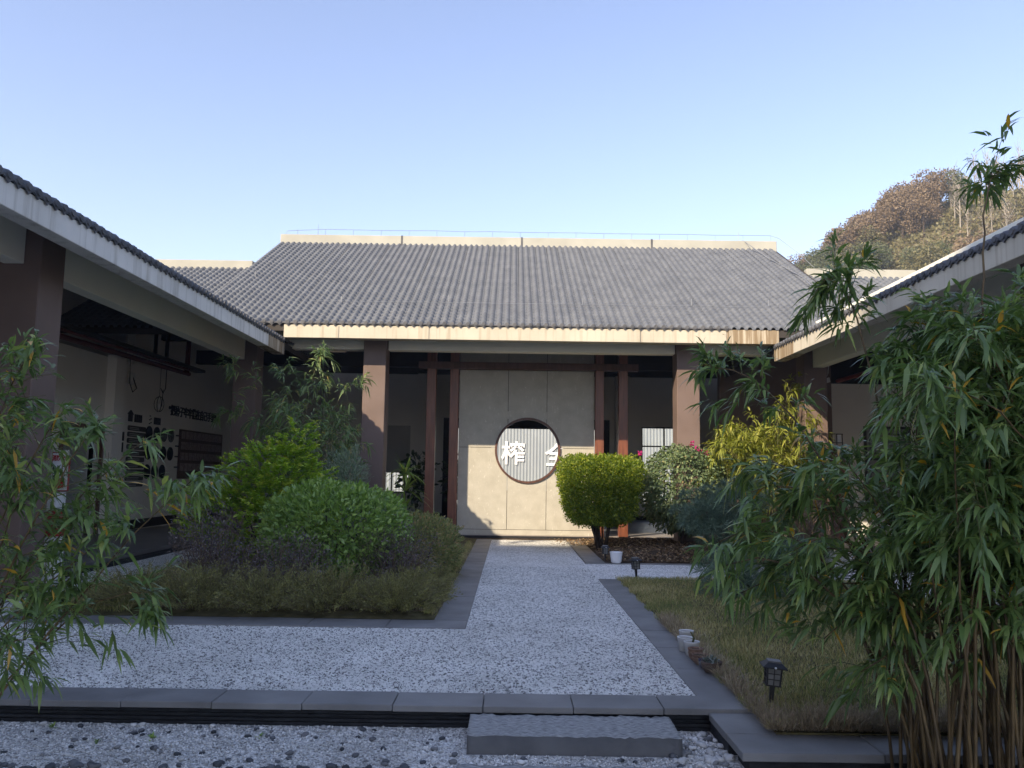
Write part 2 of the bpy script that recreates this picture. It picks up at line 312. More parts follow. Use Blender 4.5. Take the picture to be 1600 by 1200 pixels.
def mound(name, x0, x1, y0, y1, h, mat, nx=40, ny=40, seed=1, fine=.015):
    gx, gy = np.meshgrid(np.linspace(x0, x1, nx), np.linspace(y0, y1, ny)); P = np.stack([gx.ravel(), gy.ravel(), 0*gx.ravel()], 1)
    e = np.minimum.reduce([gx-x0, x1-gx, gy-y0, y1-gy]).ravel()
    P[:, 2] = .004+h*np.clip(e/.8, 0, 1)**.6*(1+.35*vnoise(P, 1.3, seed))+fine*vnoise(P, 9, seed+1)*np.clip(e/.2, 0, 1)
    i = (np.arange(ny-1)[:, None]*nx+np.arange(nx-1)[None]).ravel()
    q = np.stack([i, i+1, i+1+nx, i+nx], 1); base = len(P)
    me = np_mesh(name, P, q, None, mat, smooth=True)
    bed = put(name, me, kind='structure'); put('bed_soil', MB().box(x0+.003, x1-.003, y0+.003, y1-.003, -.33, -.012).mesh('bed_soil', mat), bed); return lambda x, y: h*np.clip(np.minimum.reduce([x-x0, x1-x, y-y0, y1-y])/.8, 0, 1)**.6
hl = mound('planting_bed', -5.5, -.82, 9.35, 20.9, .10, M['turf_soil'], seed=3)
hn = mound('lawn', 1.72, 5.7, 5.5, 13.25, .05, M['turf_soil'], seed=5)
hf = mound('planting_bed', 1.78, 5.7, 15.7, 20.9, .10, M['soil'], seed=8, fine=.03)
# slate edging: every slab its own piece
def strip(parent, x0, x1, y0, y1, along, step, z=0.0, t=.045, mat='slate'):
    a, b = (x0, x1) if along == 'x' else (y0, y1); n = max(1, round((b-a)/step)); s = (b-a)/n
    for i in range(n):
        g = .0025; lo = a+i*s+g; hi = a+(i+1)*s-g; dz = random.uniform(-.003, .003)
        m = MB().box(lo, hi, y0, y1, z-t+dz, z+dz) if along == 'x' else MB().box(x0, x1, lo, hi, z-t+dz, z+dz)
        put('slab', m.mesh('slab', M[mat], .004), parent)
kerb = put('kerb', MB().box(-7.1, 1.62, 6.03, 6.29, -.33, -.047).mesh('kerb', M['slate_dark']), kind='structure')
strip(kerb, -7.1, 1.72, 5.97, 6.32, 'x', .62)
mb = MB()
for k in range(4): mb.box(-7.1, 1.6, 6.012-.008*(k % 2), 6.03, -.16+k*.028, -.16+k*.028+.022)
put('stacked_stone', mb.mesh('stacked_stone', M['slate_dark'], .003), kerb)
edging = put('edging', MB().box(-5.5, -.47, 8.93, 9.33, -.33, -.05).mesh('edging', M['slate_dark']), kind='structure')
strip(edging, -5.5, -.45, 8.9, 9.35, 'x', .9); strip(edging, -.82, -.45, 9.36, 20.95, 'y', .9)
edging2 = put('edging', MB().box(1.42, 1.70, 5.53, 13.2, -.33, -.05).mesh('edging', M['slate_dark']), kind='structure')
strip(edging2, 1.40, 1.72, 6.325, 13.25, 'y', .9)
strip(edging2, 1.40, 8.2, 5.13, 5.5, 'x', .9, -.022, .05); strip(edging2, 1.40, 1.78, 5.505, 5.965, 'y', .5, -.022, .05)
put('footing', MB().box(1.46, 8.1, 5.19, 5.45, -.33, -.074).mesh('footing', M['slate_dark']), edging2)
edging3 = put('edging', MB().box(1.46, 1.74, 15.62, 20.9, -.33, -.05).mesh('edging', M['slate_dark']), kind='structure')
strip(edging3, 1.42, 1.78, 15.72, 20.95, 'y', .9); strip(edging3, 1.42, 5.7, 15.57, 15.71, 'x', .9)
# two rough stone steps lying in the front gravel
for (x0, x1, y0, y1, z0, z1, lab) in ((-.255, 1.115, 5.47, 5.94, -.20, -.048, 'rough slate step block lying just below the kerb'),
                                      (-.30, 1.20, 4.86, 5.24, -.26, -.150, 'rough slate step block sunk flush in the loose gravel')):
    gx = np.linspace(x0, x1, 46); gy = np.linspace(y0, y1, 22); X, Y = np.meshgrid(gx, gy); P = np.stack([X.ravel(), Y.ravel(), 0*X.ravel()+z1], 1)
    P[:, 2] += .006*vnoise(P, 30, 4)+.005*vnoise(P, 60, 5)+RNG.normal(0, .0015, len(P))
    nx = 46; ny = 22; i = (np.arange(ny-1)[:, None]*nx+np.arange(nx-1)[None]).ravel(); q = np.stack([i, i+1, i+1+nx, i+nx], 1)
    ring = list(range(nx))+[nx*k+nx-1 for k in range(1, ny)]+[nx*(ny-1)+k for k in range(nx-2, -1, -1)]+[nx*k for k in range(ny-2, 0, -1)]
    B = P[ring].copy(); B[:, 2] = z0; b0 = len(P); n = len(ring)
    sq = np.array([[ring[(k+1) % n], ring[k], b0+k, b0+(k+1) % n] for k in range(n)]); 
    st = thing('stone_step', lab, 'step', ((x0+x1)/2, y0, z0))
    me = np_mesh('tread', np.concatenate([P, B]), np.concatenate([q, sq]), None, M['slate_rough']); me.materials.append(M['slate_side']); me.polygons.foreach_set('material_index', [0]*len(q)+[1]*len(sq)); put('tread', me, st)
# verandas
put('veranda_floor', MB().box(-9.6, -6.85, -4, 21.33, -.3, .10).mesh('veranda_floor', M['floor_tile'], .006), kind='structure')
put('veranda_floor', MB().box(7.75, 14.5, -4, 21.33, -.3, .10).mesh('veranda_floor', M['floor_tile'], .006), kind='structure')
hall_floor = put('hall_floor', MB().box(-9.6, 14.5, 21.38, 30.3, -.3, .062).mesh('hall_floor', M['floor_tile']), kind='structure')
nfl = 24
for i in range(nfl):       # pale stone lip tiles along the open side of the hall
    x0 = -9.6+i*1.0; put('floor_slab', MB().box(x0+.003, x0+.997, 21.36, 23.0, .0, .072).mesh('floor_slab', M['floor_warm'], .003), hall_floor)
put('step_edge', MB().box(-9.6, 14.5, 21.335, 21.362, -.3, .058).mesh('step_edge', M['slate_dark']), hall_floor)
put('gutter_edge', MB().box(-6.85, -6.63, -4, 21.33, -.3, .03).mesh('gutter_edge', M['slate_dark'], .01), kind='structure')

# ================================================================== ROOFS
SP = .178; SL = .529
def tile_row_mesh(name, run, course=.235, SL=SL):
    """one row of roll tiles from eave (y=0) up to y=run, every course lapping the one below"""
    prof = [(-.089, .008), (-.066, .0), (-.052, .008), (-.042, .036), (-.022, .056), (0, .062), (.022, .056), (.042, .036), (.052, .008), (.066, .0), (.089, .008)]
    cl = course*math.cos(math.atan(SL)); n = int(math.ceil(run/cl)); V = []; Q = []; k = len(prof)
    for i in range(n):
        y0 = i*cl-.012; y1 = min((i+1)*cl+.004, run)
        for (y, up) in ((y0, .034), (y1, .0)):
            V += [(x*(1.0 if up else .97), y, z+up+SL*y) for x, z in prof]
        V += [(x, y0+.003, z-.004+SL*y0) for x, z in prof]
        b = i*3*k
        for j in range(k-1):
            Q.append((b+j, b+j+1, b+k+j+1, b+k+j)); Q.append((b+2*k+j, b+2*k+j+1, b+j+1, b+j))
    return np_mesh(name, V, Q, None, M['roof_tile'])
def drip_mesh():
    """end of a row at the eave: round cap above a pointed drip plate"""
    m = MB(); b = 0
    pts = [(-.089, .018), (-.089, -.006), (-.05, -.016), (0, -.062), (.05, -.016), (.089, -.006), (.089, .018)]
    n = len(pts); m.v = [(x, -.02, z) for x, z in pts]+[(x, 0, z) for x, z in pts]
    m.f = [tuple(range(n)), tuple(range(2*n-1, n-1, -1))]+[(i, i+n, (i+1) % n+n, (i+1) % n) for i in range(n)]
    c = len(m.v); m.v += [(.045*math.cos(a*math.pi/5), yy, .022+.04*math.sin(a*math.pi/5)) for yy in (-.035, 0) for a in range(10)]
    m.f += [tuple(range(c, c+10)), tuple(range(c+19, c+9, -1))]+[(c+i, c+10+i, c+10+(i+1) % 10, c+(i+1) % 10) for i in range(10)]
    return m.mesh('drip_tile', M['tile_edge'])
DRIP = drip_mesh()
def tile_field(parent, x0, x1, eave, z, run, axis, drips=True, name='tile_row', skip=None):
    """axis 'main': rows go up +Y from y=eave; 'left': up -X from x=eave; 'right': up +X"""
    me = tile_row_mesh(name, run); n = int((x1-x0)/SP); rz = {'main': 0, 'left': math.pi/2, 'right': -math.pi/2}[axis]
    for i in range(n):
        a = x0+(i+.5)*SP; jz = random.uniform(-.004, .004)
        loc = (a, eave, z+jz) if axis == 'main' else (eave, a, z+jz)
        put(name, me, parent, loc, (0, 0, rz+random.uniform(-.0015, .0015)))
        if drips and not (skip and skip(a)): put('drip_tile', DRIP, parent, (loc[0], loc[1], loc[2]+.012+random.uniform(-.004, .004)), (0, 0, rz))
def slab(pts_top, t):
    """sloping slab from four top corners"""
    return MB().hexa([(x, y, z-t) for x, y, z in pts_top]+list(pts_top))
hall = thing('main_hall', 'main hall with long grey tiled roof and cream eave facing the courtyard', 'building', (.45, 21.4, 0))
RX0, RX1 = -7.52, 8.46; EY, EZ, RY = 18.56, 4.955, 26.1; RZ = EZ+SL*(RY-EY)
roof = part('roof', slab([(RX0, EY+.03, EZ-.01), (RX1, EY+.03, EZ-.01), (RX1, RY, RZ-.025), (RX0, RY, RZ-.025)], .16), M['soffit'], hall)
part('roof_back', slab([(RX0, RY, RZ-.025), (RX1, RY, RZ-.025), (RX1, 33.6, EZ-.01), (RX0, 33.6, EZ-.01)], .16), M['roof_tile'], hall)
tile_field(roof, RX0, RX1, EY, EZ, RY-EY, 'main', skip=lambda a: a > 4.95)
# lower corner roofs left and right of the main ridge
LRY = 23.5
for s, (a, b) in enumerate(((-10.62, RX0), (RX1, 11.62))):
    rr = part('corner_roof', slab([(a, EY+.03, EZ-.16), (b, EY+.03, EZ-.16), (b, LRY, EZ-.175+SL*(LRY-EY)), (a, LRY, EZ-.175+SL*(LRY-EY))], .14), M['soffit'], hall)
    part('roof_back', slab([(a, LRY, EZ-.175+SL*(LRY-EY)), (b, LRY, EZ-.175+SL*(LRY-EY)), (b, 33.6, 4.9), (a, 33.6, 4.9)], .14), M['roof_tile'], hall)
    tile_field(rr, a, b, EY, EZ-.15, LRY-EY, 'main', False)
    zc = EZ-.15+SL*(LRY-EY)
    part('ridge_cap', MB().box(a, b+(-.02 if s == 0 else 0), LRY-.1, LRY+.12, zc-.12, zc+.23), M['ridge_paint'], hall, .012)
    gx0, gx1 = (RX0+.01, RX0+.12) if s == 0 else (RX1-.12, RX1-.01)
    m = MB(); yz = [(LRY-2.2, 6.2), (RY+2.2, 6.2), (RY+2.2, RZ-SL*2.2-.22), (RY, RZ-.22), (LRY-2.2, RZ-SL*(RY-LRY+2.2)-.22)]
    m.v = [(gx0, y, z) for y, z in yz]+[(gx1, y, z) for y, z in yz]; m.f = [tuple(range(5)), tuple(range(9, 4, -1))]+[(i, (i+1) % 5, (i+1) % 5+5, i+5) for i in range(5)]
    part('gable', m, M['cream'], hall)
for i, (a, b) in enumerate(((RX0, -3.62), (-3.60, .24), (.26, 4.42), (4.44, RX1))):   # concrete ridge in four lengths
    part('ridge_cap', MB().box(a, b, RY-.11, RY+.13, RZ-.1, RZ+.26), M['ridge_paint'], hall, .012)
for a in (-3.61, .25, 4.43): part('ridge_joint', MB().box(a-.03, a+.03, RY-.12, RY+.1, RZ-.06, RZ+.265), M['tile_edge'], hall)
# lightning wire on little posts along the ridge, and two rods
mb = MB(); pts = []
for i in range(18):
    x = -7.0+i*.9; z = RZ+.26; mb.tube([(x, RY, z-.02), (x, RY, z+.20)], .006, 4)
    pts.append((x, RY, z+.20+random.uniform(-.01, .012)))
pts = [(RX0+.02, RY-.1, RZ+.02), (RX0+.2, RY, RZ+.40)]+pts[1:]+[(8.5, RY-.2, RZ+.32), (8.9, RY-.6, RZ-.2), (9.2, RY-1.3, RZ-.9)]
mb.tube(pts, .0075, 5); part('lightning_wire', mb, M['wire'], hall)
for x in (-6.33, 7.25): part('lightning_rod', MB().tube([(x, RY-.05, RZ+.1), (x, RY-.05, RZ+.62)], .012, 6, .004), M['wire'], hall)
def on_roof(x, y, h=.085): return (x, y, EZ+SL*(y-EY)+h)
mb = MB(); mb.tube([on_roof(7.4, RY, .3), on_roof(7.75, 24.7, .1), on_roof(8.05, 22.6, .1), on_roof(7.9, 20.6, .1), on_roof(7.3, 19.2, .1)], .011, 5)
mb.tube([on_roof(-4.9+i*.6, 19.9, .1+.004*math.sin(i*2.1)) for i in range(20)], .006, 4)
part('lightning_wire', mb, M['wire'], hall)
mb = MB()
for (x, y) in ((-4.2, 19.9), (-1.6, 20.1), (1.7, 20.0), (4.4, 20.1), (6.3, 20.1), (7.76, 24.6), (7.95, 23.4), (8.05, 22.4), (-7, 22.0)): mb.tube([on_roof(x, y, .05), on_roof(x, y, .22)], .009, 5)
part('wire_clip', mb, M['wire'], hall)
# eave fascia, beam, columns
part('fascia', MB().box(-5.2, 4.86, 18.572, 18.86, 4.63, 4.93), M['cream'], hall, .006)
part('fascia', MB().box(4.862, 6.05, 18.565, 18.86, 4.63, 4.95), M['cream_stain'], hall, .006)['label'] = 'fascia end with brown rain streaks where the drip tiles are missing'
for x in (-3.95, -1.9, 2.9): part('fascia_joint', MB().box(x-.006, x+.006, 18.569, 18.6, 4.632, 4.9), M['tile_edge'], hall)
CW = .545
colx = (-6.0-CW+.02, -3.49, 3.86, 6.84)
for x in colx:
    part('column', MB().box(x, x+CW-.015, 19.25, 19.80, -.02, 5.1), M['column_brown'], hall, .012)
xs = [-6.58, -3.49, -2.96, 3.86, 4.39, 6.84]
for a, b in ((-5.98, -3.50), (-2.94, 3.85), (4.40, 6.83)):
    part('beam', MB().box(a, b, 19.42, 19.72, 4.50, 5.2), M['beam_paint'], hall, .006)
# back wall of the hall with its openings, brown side walls
BW = 30.0
wall = thing('back_wall', 'white rear wall of the hall with dark framed windows', 'wall', (.45, BW, 0))
def wseg(x0, x1, z0, z1, mat='wall_white', y=BW, t=.2, nm='wall_panel'): return part(nm, MB().box(x0, x1, y, y+t, z0, z1), M[mat], wall)
wseg(-9.6, -4.95, .0, 5.2); wseg(-4.95, -3.65, 3.32, 5.2); wseg(-4.95, -3.65, 0, .9); wseg(-3.65, -2.45, 0, 5.2); wseg(-2.45, 3.55, 3.62, 5.2); wseg(3.55, 4.72, 0, 5.2)
wseg(4.72, 6.3, 3.4, 5.2); wseg(4.72, 6.3, 0, .55); wseg(6.3, 14.5, 0, 5.2)
for x in (-3.4, 3.75, -7.2): wseg(x, x+.5, 0.06, 5.2, 'wall_white', BW-.25, .25, 'pilaster')
wseg(-9.6, 14.5, .06, .2, 'dark_paint', BW-.03, .03, 'skirting')
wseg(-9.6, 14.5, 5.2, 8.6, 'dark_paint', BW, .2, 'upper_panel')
def frame(parent, x0, x1, z0, z1, y, wv=(), hz=(), r=.05, mat='black_metal', glass=True, name='window'):
    m = MB(); m.box(x0, x1, y-.03, y+.05, z1-r, z1); m.box(x0, x1, y-.03, y+.05, z0, z0+r); m.box(x0, x0+r, y-.028, y+.048, z0+r, z1-r); m.box(x1-r, x1, y-.028, y+.048, z0+r, z1-r)
    for v in wv: m.box(v-r/2, v+r/2, y-.026, y+.046, z0+r, z1-r)
    for h in hz: m.box(x0+r, x1-r, y-.022, y+.042, h-r/2, h+r/2)
    fo = part(name, m, M[mat], parent)
    if glass: part('pane', MB().box(x0+r, x1-r, y+.008, y+.014, z0+r, z1-r), M['glass'], fo)
    return fo
frame(wall, -4.95, -3.65, .9, 3.32, BW+.1, (-4.3,), (2.1,)); frame(wall, 4.72, 6.3, .55, 3.4, BW+.1, (5.55,), (2.7,))
part('blind', MB().box(-4.949, -3.651, BW+.02, BW+.04, 1.62, 3.319), M['wall_grey'], wall)
part('lintel', MB().box(-2.45, 3.55, BW-.06, BW+.2, 3.27, 3.62), M['dark_paint'], wall)
part('door_frame', MB().box(-2.45, -2.12, BW-.06, BW+.2, .06, 3.27), M['dark_paint'], wall); part('door_frame', MB().box(3.25, 3.55, BW-.06, BW+.2, .06, 3.27), M['dark_paint'], wall)
part('side_wall', MB().box(5.85, 9.0, 23.2, 23.45, .06, 6.2), M['column_brown'], hall); part('side_wall', MB().box(-9.9, -6.5, 28.3, 28.5, .06, 7), M['wall_grey'], hall)
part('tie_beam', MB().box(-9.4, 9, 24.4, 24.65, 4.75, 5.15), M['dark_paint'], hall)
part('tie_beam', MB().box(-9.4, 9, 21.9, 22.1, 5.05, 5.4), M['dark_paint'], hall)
# corrugated works building seen through the hall
fac = thing('corrugated_shed', 'pale corrugated steel shed with large white characters beyond the hall', 'building', (0, 46, 0))
mb = MB(); n = 300; x0 = -27
prof = []
for i in range(n):
    x = x0+i*.18; prof += [(x, 46.0), (x+.07, 46.0), (x+.095, 45.972), (x+.155, 45.972)]
V = [(x, y, -.04) for x, y in prof]+[(x, y, 8.0) for x, y in prof]; k = len(prof)
put('sheet_wall', np_mesh('sheet_wall', V, [(i, i+1, i+1+k, i+k) for i in range(k-1)], None, M['steel_sheet']), fac)
part('core', MB().box(-27, 27, 46.05, 70, -.1, 8.1), M['steel_sheet'], fac)
def text(s, size, mat, parent, loc, rot, ext=.02, off=0.0, name='lettering', align='LEFT', sx=1.0):
    c = bpy.data.curves.new('t', 'FONT'); c.body = s; c.size = size; c.extrude = ext; c.offset = off; c.align_x = align; c.resolution_u = 3
    o = bpy.data.objects.new('t', c); COL.objects.link(o); bpy.context.view_layer.update()
    me = bpy.data.meshes.new_from_object(o.evaluated_get(bpy.context.evaluated_depsgraph_get())); bpy.data.objects.remove(o); bpy.data.curves.remove(c)
    me.name = name; me.materials.clear(); me.materials.append(mat)
    if sx != 1: me.transform(Matrix.Diagonal((sx, 1, 1, 1)))
    return put(name, me, parent, loc, rot)
FR = (math.pi/2, 0, 0); LW = (math.pi/2, 0, math.pi/2)
pz = at(786, 731, 45.8)
text('榨', 1.34, M['letter_white'], fac, (pz.x-.12, 45.95, pz.z+.32), FR, .03, .024); pz2 = at(848, 734, 45.8)
text('全', 1.34, M['letter_white'], fac, (pz2.x+.12, 45.95, pz2.z+.32), FR, .03, .024)

# ================================================================== SIDE WINGS
def wing(s, label):
    """s=-1 west wing, +1 east wing; mirrored about x=.39"""
    C0 = .385; mx = lambda d: C0+s*d                    # distance from the courtyard axis
    t = thing('side_wing', label, 'building', (mx(7.0), 8, 0))
    bx = lambda d0, d1, y0, y1, z0, z1: MB().box(min(mx(d0), mx(d1)), max(mx(d0), mx(d1)), y0, y1, z0, z1)
    ev = mx(5.57); rg = mx(11.05); ez = 4.54; SLW = .455; rz = ez+SLW*5.48; Y0, Y1 = -4.2, 23.4
    cor = [(mx(5.60), Y0, ez-.01), (mx(5.60), Y1, ez-.01), (rg, Y1, rz-.02), (rg, Y0, rz-.02)]
    if s > 0: cor = cor
    rf = part('roof', slab(cor, .14), M['soffit'], t)
    part('roof_back', slab([(rg, Y0, rz-.02), (rg, Y1, rz-.02), (mx(16.5), Y1, ez), (mx(16.5), Y0, ez)], .14), M['roof_tile'], t)
    yend = 18.66
    me = tile_row_mesh('tile_row', 5.48, SL=SLW); rot = math.pi/2 if s < 0 else -math.pi/2; n = int((23.4-Y0)/SP)
    for i in range(n):
        y = 18.60-(i+.5)*SP+(n-int((18.6-Y0)/SP))*SP
        put('tile_row', me, rf, (ev, y, ez+random.uniform(-.006, .006)), (0, 0, rot+random.uniform(-.002, .002)))
        if y < 18.6: put('drip_tile', DRIP, rf, (ev, y, ez+.012+random.uniform(-.005, .005)), (0, 0, rot))
    part('fascia', bx(5.582, 5.82, Y0, yend, 4.25, 4.53), M['cream_wing'] if s < 0 else M['cream'], t, .006)
    part('fascia_end', bx(5.578, 5.83, yend-1.25, yend+.01, 4.245, 4.535), M['cream_stain'], t, .006)
    part('ridge_cap', bx(10.93, 11.17, Y0, Y1, rz-.1, rz+.25), M['ridge_paint'], t, .012)
    for y0 in (1.55, 10.40): part('column', bx(6.45, 7.0, y0, y0+.57, -.02, 5.1), M['column_brown'], t, .012)
    for a, b in ((-4.1, 1.54), (2.13, 10.39), (10.98, 19.24)): part('beam', bx(6.66, 6.92, a, b, 4.20, 5.25), M['beam_paint'], t, .006)
    part('end_wall', bx(16.1, 16.3, Y0, 33.6, 0, 7.2), M['wall_grey'], t); part('sun_stop_roof', bx(10.95, 16.3, 23.4, 33.6, 6.9, 7.1), M['soffit'], t); part('end_wall', bx(9.9, 16.1, 33.4, 33.6, 0, 6.9), M['wall_grey'], t)  # flat roof added and end walls raised to keep stray sun out
    return t, bx, mx
west, bw, mxw = wing(-1, 'shaded side wing with red pipes and notice wall behind its veranda')
east, be, mxe = wing(1, 'sunlit side wing with cream eave behind the tall bamboo')
# ---- west veranda wall with door, pilaster, plaques
W = -9.6; wthing = west
ww = part('wall', MB().box(W-.2, W, -4, 17.72, .0, 4.25), M['wall_white'], west); part('wall', MB().box(W-.2, W, 17.72, 19.5, 2.52, 4.25), M['wall_white'], west)
part('wall', MB().box(W-.2, W, 19.5, 20.85, 0, 4.25), M['wall_white'], west); part('wall', MB().box(W-.2, W, 20.85, 28.3, 0, 6.3), M['wall_white'], west)
part('pilaster', MB().box(W, W+.22, 19.5, 20.0, .1, 4.3), M['wall_white'], west)
part('skirting', MB().box(W, W+.03, 20.0, 28.3, .1, .33), M['dark_paint'], west); part('skirting', MB().box(W, W+.03, -4, 17.6, .1, .33), M['dark_paint'], west)
mb = MB(); mb.box(W-.03, W+.04, 17.62, 17.74, .1, 2.6); mb.box(W-.03, W+.04, 19.42, 19.5, .1, 2.6); mb.box(W-.03, W+.04, 17.74, 19.42, 2.5, 2.6)
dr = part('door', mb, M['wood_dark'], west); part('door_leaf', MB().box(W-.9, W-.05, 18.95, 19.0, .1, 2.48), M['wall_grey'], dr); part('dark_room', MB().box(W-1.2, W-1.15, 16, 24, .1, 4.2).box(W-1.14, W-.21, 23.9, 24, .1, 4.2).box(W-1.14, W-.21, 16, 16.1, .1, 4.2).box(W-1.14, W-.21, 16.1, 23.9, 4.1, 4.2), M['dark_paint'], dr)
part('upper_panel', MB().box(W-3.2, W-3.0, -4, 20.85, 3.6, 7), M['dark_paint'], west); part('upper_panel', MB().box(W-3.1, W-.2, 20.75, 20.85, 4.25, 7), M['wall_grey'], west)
# cable tray and red sprinkler pipes hung along the wall
mb = MB(); mb.box(W+.35, W+.65, 12, 24.0, 4.42, 4.50); part('cable_tray', mb, M['black_metal'], west)
mb = MB(); mb.tube([(W+.45, 10, 4.22), (W+.45, 23.3, 4.3)], .06, 8); mb.tube([(W+.72, 10, 4.30), (W+.72, 22.6, 4.34)], .035, 8); part('sprinkler_pipe', mb, M['dark_red'], west)
mb = MB(); mb.tube([(W+.5, 23.0, 4.3), (W+.5, 23.05, 5.35), (W+.5, 21.9, 5.5)], .075, 8); part('sprinkler_pipe', mb, M['dark_red'], west)
for y in (20.9, 21.6): part('hanger', MB().box(W+.45, W+.52, y, y+.08, 4.4, 6.1), M['black_metal'], west)
part('standpipe', MB().tube([(-6.35, 11.06, .1), (-6.35, 11.06, 4.3)], .045, 8), M['dark_red'], west)
mb = MB(); mb.tube([(W+.25, 20.1, 4.3), (W+.25, 20.15, 3.7), (W+.22, 20.4, 3.5), (W+.2, 20.65, 3.62), (W+.05, 20.7, 3.95)], .012, 5); part('loose_cable', mb, M['black_metal'], west)
mb = MB(); mb.tube([(W+.4, 21.9, 4.3), (W+.4, 21.9, 3.75), (W+.4, 21.75, 3.6), (W+.4, 21.6, 3.72)], .012, 5); mb.tube([(W+.4, 21.75, 3.7), (W+.4, 21.72, 3.25)], .01, 5)
part('loose_cable', mb, M['black_metal'], west)
part('junction_box', MB().box(W, W+.08, 20.55, 20.8, 3.72, 4.02), M['plastic_white'], west, .006)
lamp = thing('hanging_lamp', 'small unlit wire framed lamp hanging on a cable under the veranda roof', 'lamp', (W+.4, 21.55, 3.1))
mb = MB()
for a in range(4):
    mb.tube([(W+.4+.13*math.sin(q)*math.cos(a*math.pi/4), 21.55+.13*math.sin(q)*math.sin(a*math.pi/4), 3.3+.2*math.cos(q)) for q in [i*math.pi/8 for i in range(17)]], .008, 4)
mb.tube([(W+.4, 21.55, 3.5), (W+.4, 21.55, 4.3)], .006, 4); part('cage', mb, M['black_metal'], lamp)
part('bulb', MB().lathe([(.01, .1), (.035, .06), (.045, .0), (.03, -.04), (.004, -.055)], (W+.4, 21.55, 3.22), 10), M['white_gloss'], lamp, smooth=True)
# notices on the wall: each a thing of its own
def rounded(y0, y1, z0, z1, x, r=.09, t=.02):
    pts = []
    for cy, cz, a0 in ((y1-r, z1-r, 0), (y0+r, z1-r, 90), (y0+r, z0+r, 180), (y1-r, z0+r, 270)):
        pts += [(cy+r*math.cos(rad(a0+k*22.5)), cz+r*math.sin(rad(a0+k*22.5))) for k in range(5)]
    m = MB(); n = len(pts); m.v = [(x, y, z) for y, z in pts]+[(x+t, y, z) for y, z in pts]
    m.f = [tuple(range(n-1, -1, -1)), tuple(range(n, 2*n))]+[(i, (i+1) % n, (i+1) % n+n, i+n) for i in range(n)]
    return m
for i in range(10):
    z1 = 2.70-i*.157; p = thing('wall_plaque', 'grey rounded plaque in the column of plaques beside the round discs', 'plaque', (W, 21.2, z1-.13), 'plaques in a column on the notice wall')
    part('plate', rounded(20.72, 21.74, z1-.125, z1, W+.002, .05), M['plaque'], p)
    mb = MB()
    for r in range(2): mb.box(W+.022, W+.026, 20.8, 21.3+.2*random.random(), z1-.055-r*.04, z1-.04-r*.04)
    part('caption', mb, M['wall_grey'], p)
for r, (zc, n) in enumerate(((2.56, 4), (2.05, 4), (1.55, 3))):
    for i in range(n):
        y = 21.95+i*.475+(.0 if r == 0 else .0); pale = (r == 0 and i >= 2)
        d = thing('wall_disc', 'round dark picture disc in the rows of discs on the notice wall' if not pale else 'round pale patterned disc at the end of the top row of discs', 'disc', (W, y, zc-.19), 'discs on the notice wall' if not pale else 'pale discs on the notice wall')
        m = MB(); k = 28
        m.v = [(W+.002, y+.19*math.cos(a*6.2832/k), zc+.19*math.sin(a*6.2832/k)) for a in range(k)]+[(W+.022, y+.185*math.cos(a*6.2832/k), zc+.185*math.sin(a*6.2832/k)) for a in range(k)]
        m.f = [tuple(range(k-1, -1, -1)), tuple(range(k, 2*k))]+[(a, (a+1) % k, (a+1) % k+k, a+k) for a in range(k)]
        part('face', m, M['disc_pale' if pale else 'disc'], d)
        part('rim', MB().tube([(W+.022, y+.188*math.cos(a*6.2832/24), zc+.188*math.sin(a*6.2832/24)) for a in range(25)], .006, 4), M['black_metal'], d)
sg = thing('wall_slogan', 'raised dark characters of a slogan on the white notice wall', 'lettering', (W, 23.3, 3.1))
text('“把种子牢牢攥在自己手里”', .315, M['ink'], sg, (W+.012, 23.12, 3.16), LW, .01, .007, sx=1.0)
tt = thing('wall_heading', 'small dark house symbol with heading block above the plaques', 'lettering', (W, 20.8, 2.78))
mb = MB(); mb.hexa([(W+.002, 20.72, 2.8), (W+.02, 20.72, 2.8), (W+.02, 20.94, 2.8), (W+.002, 20.94, 2.8), (W+.002, 20.72, 2.98), (W+.02, 20.72, 2.98), (W+.02, 20.94, 2.98), (W+.002, 20.94, 2.98)])
mb.hexa([(W+.002, 20.66, 2.981), (W+.02, 20.66, 2.981), (W+.02, 21.0, 2.981), (W+.002, 21.0, 2.981), (W+.002, 20.82, 3.09), (W+.02, 20.82, 3.09), (W+.02, 20.84, 3.09), (W+.002, 20.84, 3.09)])
part('house_symbol', mb, M['ink'], tt)
def glyph_block(parent, y0, y1, z0, z1, cols, mat):
    m = MB(); w_ = (y1-y0)/cols
    for c in range(cols):
        for k in range(4):
            zz = z0+(z1-z0)*(k+.2)/4; m.box(W+.002, W+.012, y0+c*w_+.01, y0+(c+1)*w_-.012, zz, zz+.018)
        for k in range(3): yy = y0+c*w_+.015+k*(w_-.04)/2; m.box(W+.0025, W+.0115, yy, yy+.016, z0+.01, z1)
    part('heading', m, mat, parent)
glyph_block(tt, 21.05, 21.5, 2.79, 3.0, 4, M['ink'])
t2 = thing('wall_heading', 'small dark heading block above the round discs', 'lettering', (W, 22.1, 2.8)); glyph_block(t2, 22.2, 22.65, 2.8, 3.0, 4, M['ink'])
mb = MB()
for (a, b) in ((0, 0), (.09, .03), (0, .1), (.08, .13), (.02, .2)): mb.box(W+.002, W+.012, 21.92+a, 21.99+a, 2.8+b, 2.83+b)
part('leaf_symbol', mb, M['ink'], t2)
rs = thing('door_plate', 'white room plate with dark vertical tabs beside the dark doorway', 'sign', (W, 20.3, 2.0))
part('plate', MB().box(W+.002, W+.02, 20.12, 20.42, 2.05, 2.5), M['wall_grey'], rs, .003); mb = MB(); mb.box(W+.002, W+.03, 20.44, 20.52, 2.3, 2.52); mb.box(W+.002, W+.03, 20.42, 20.5, 2.02, 2.26); part('tab', mb, M['ink'], rs)
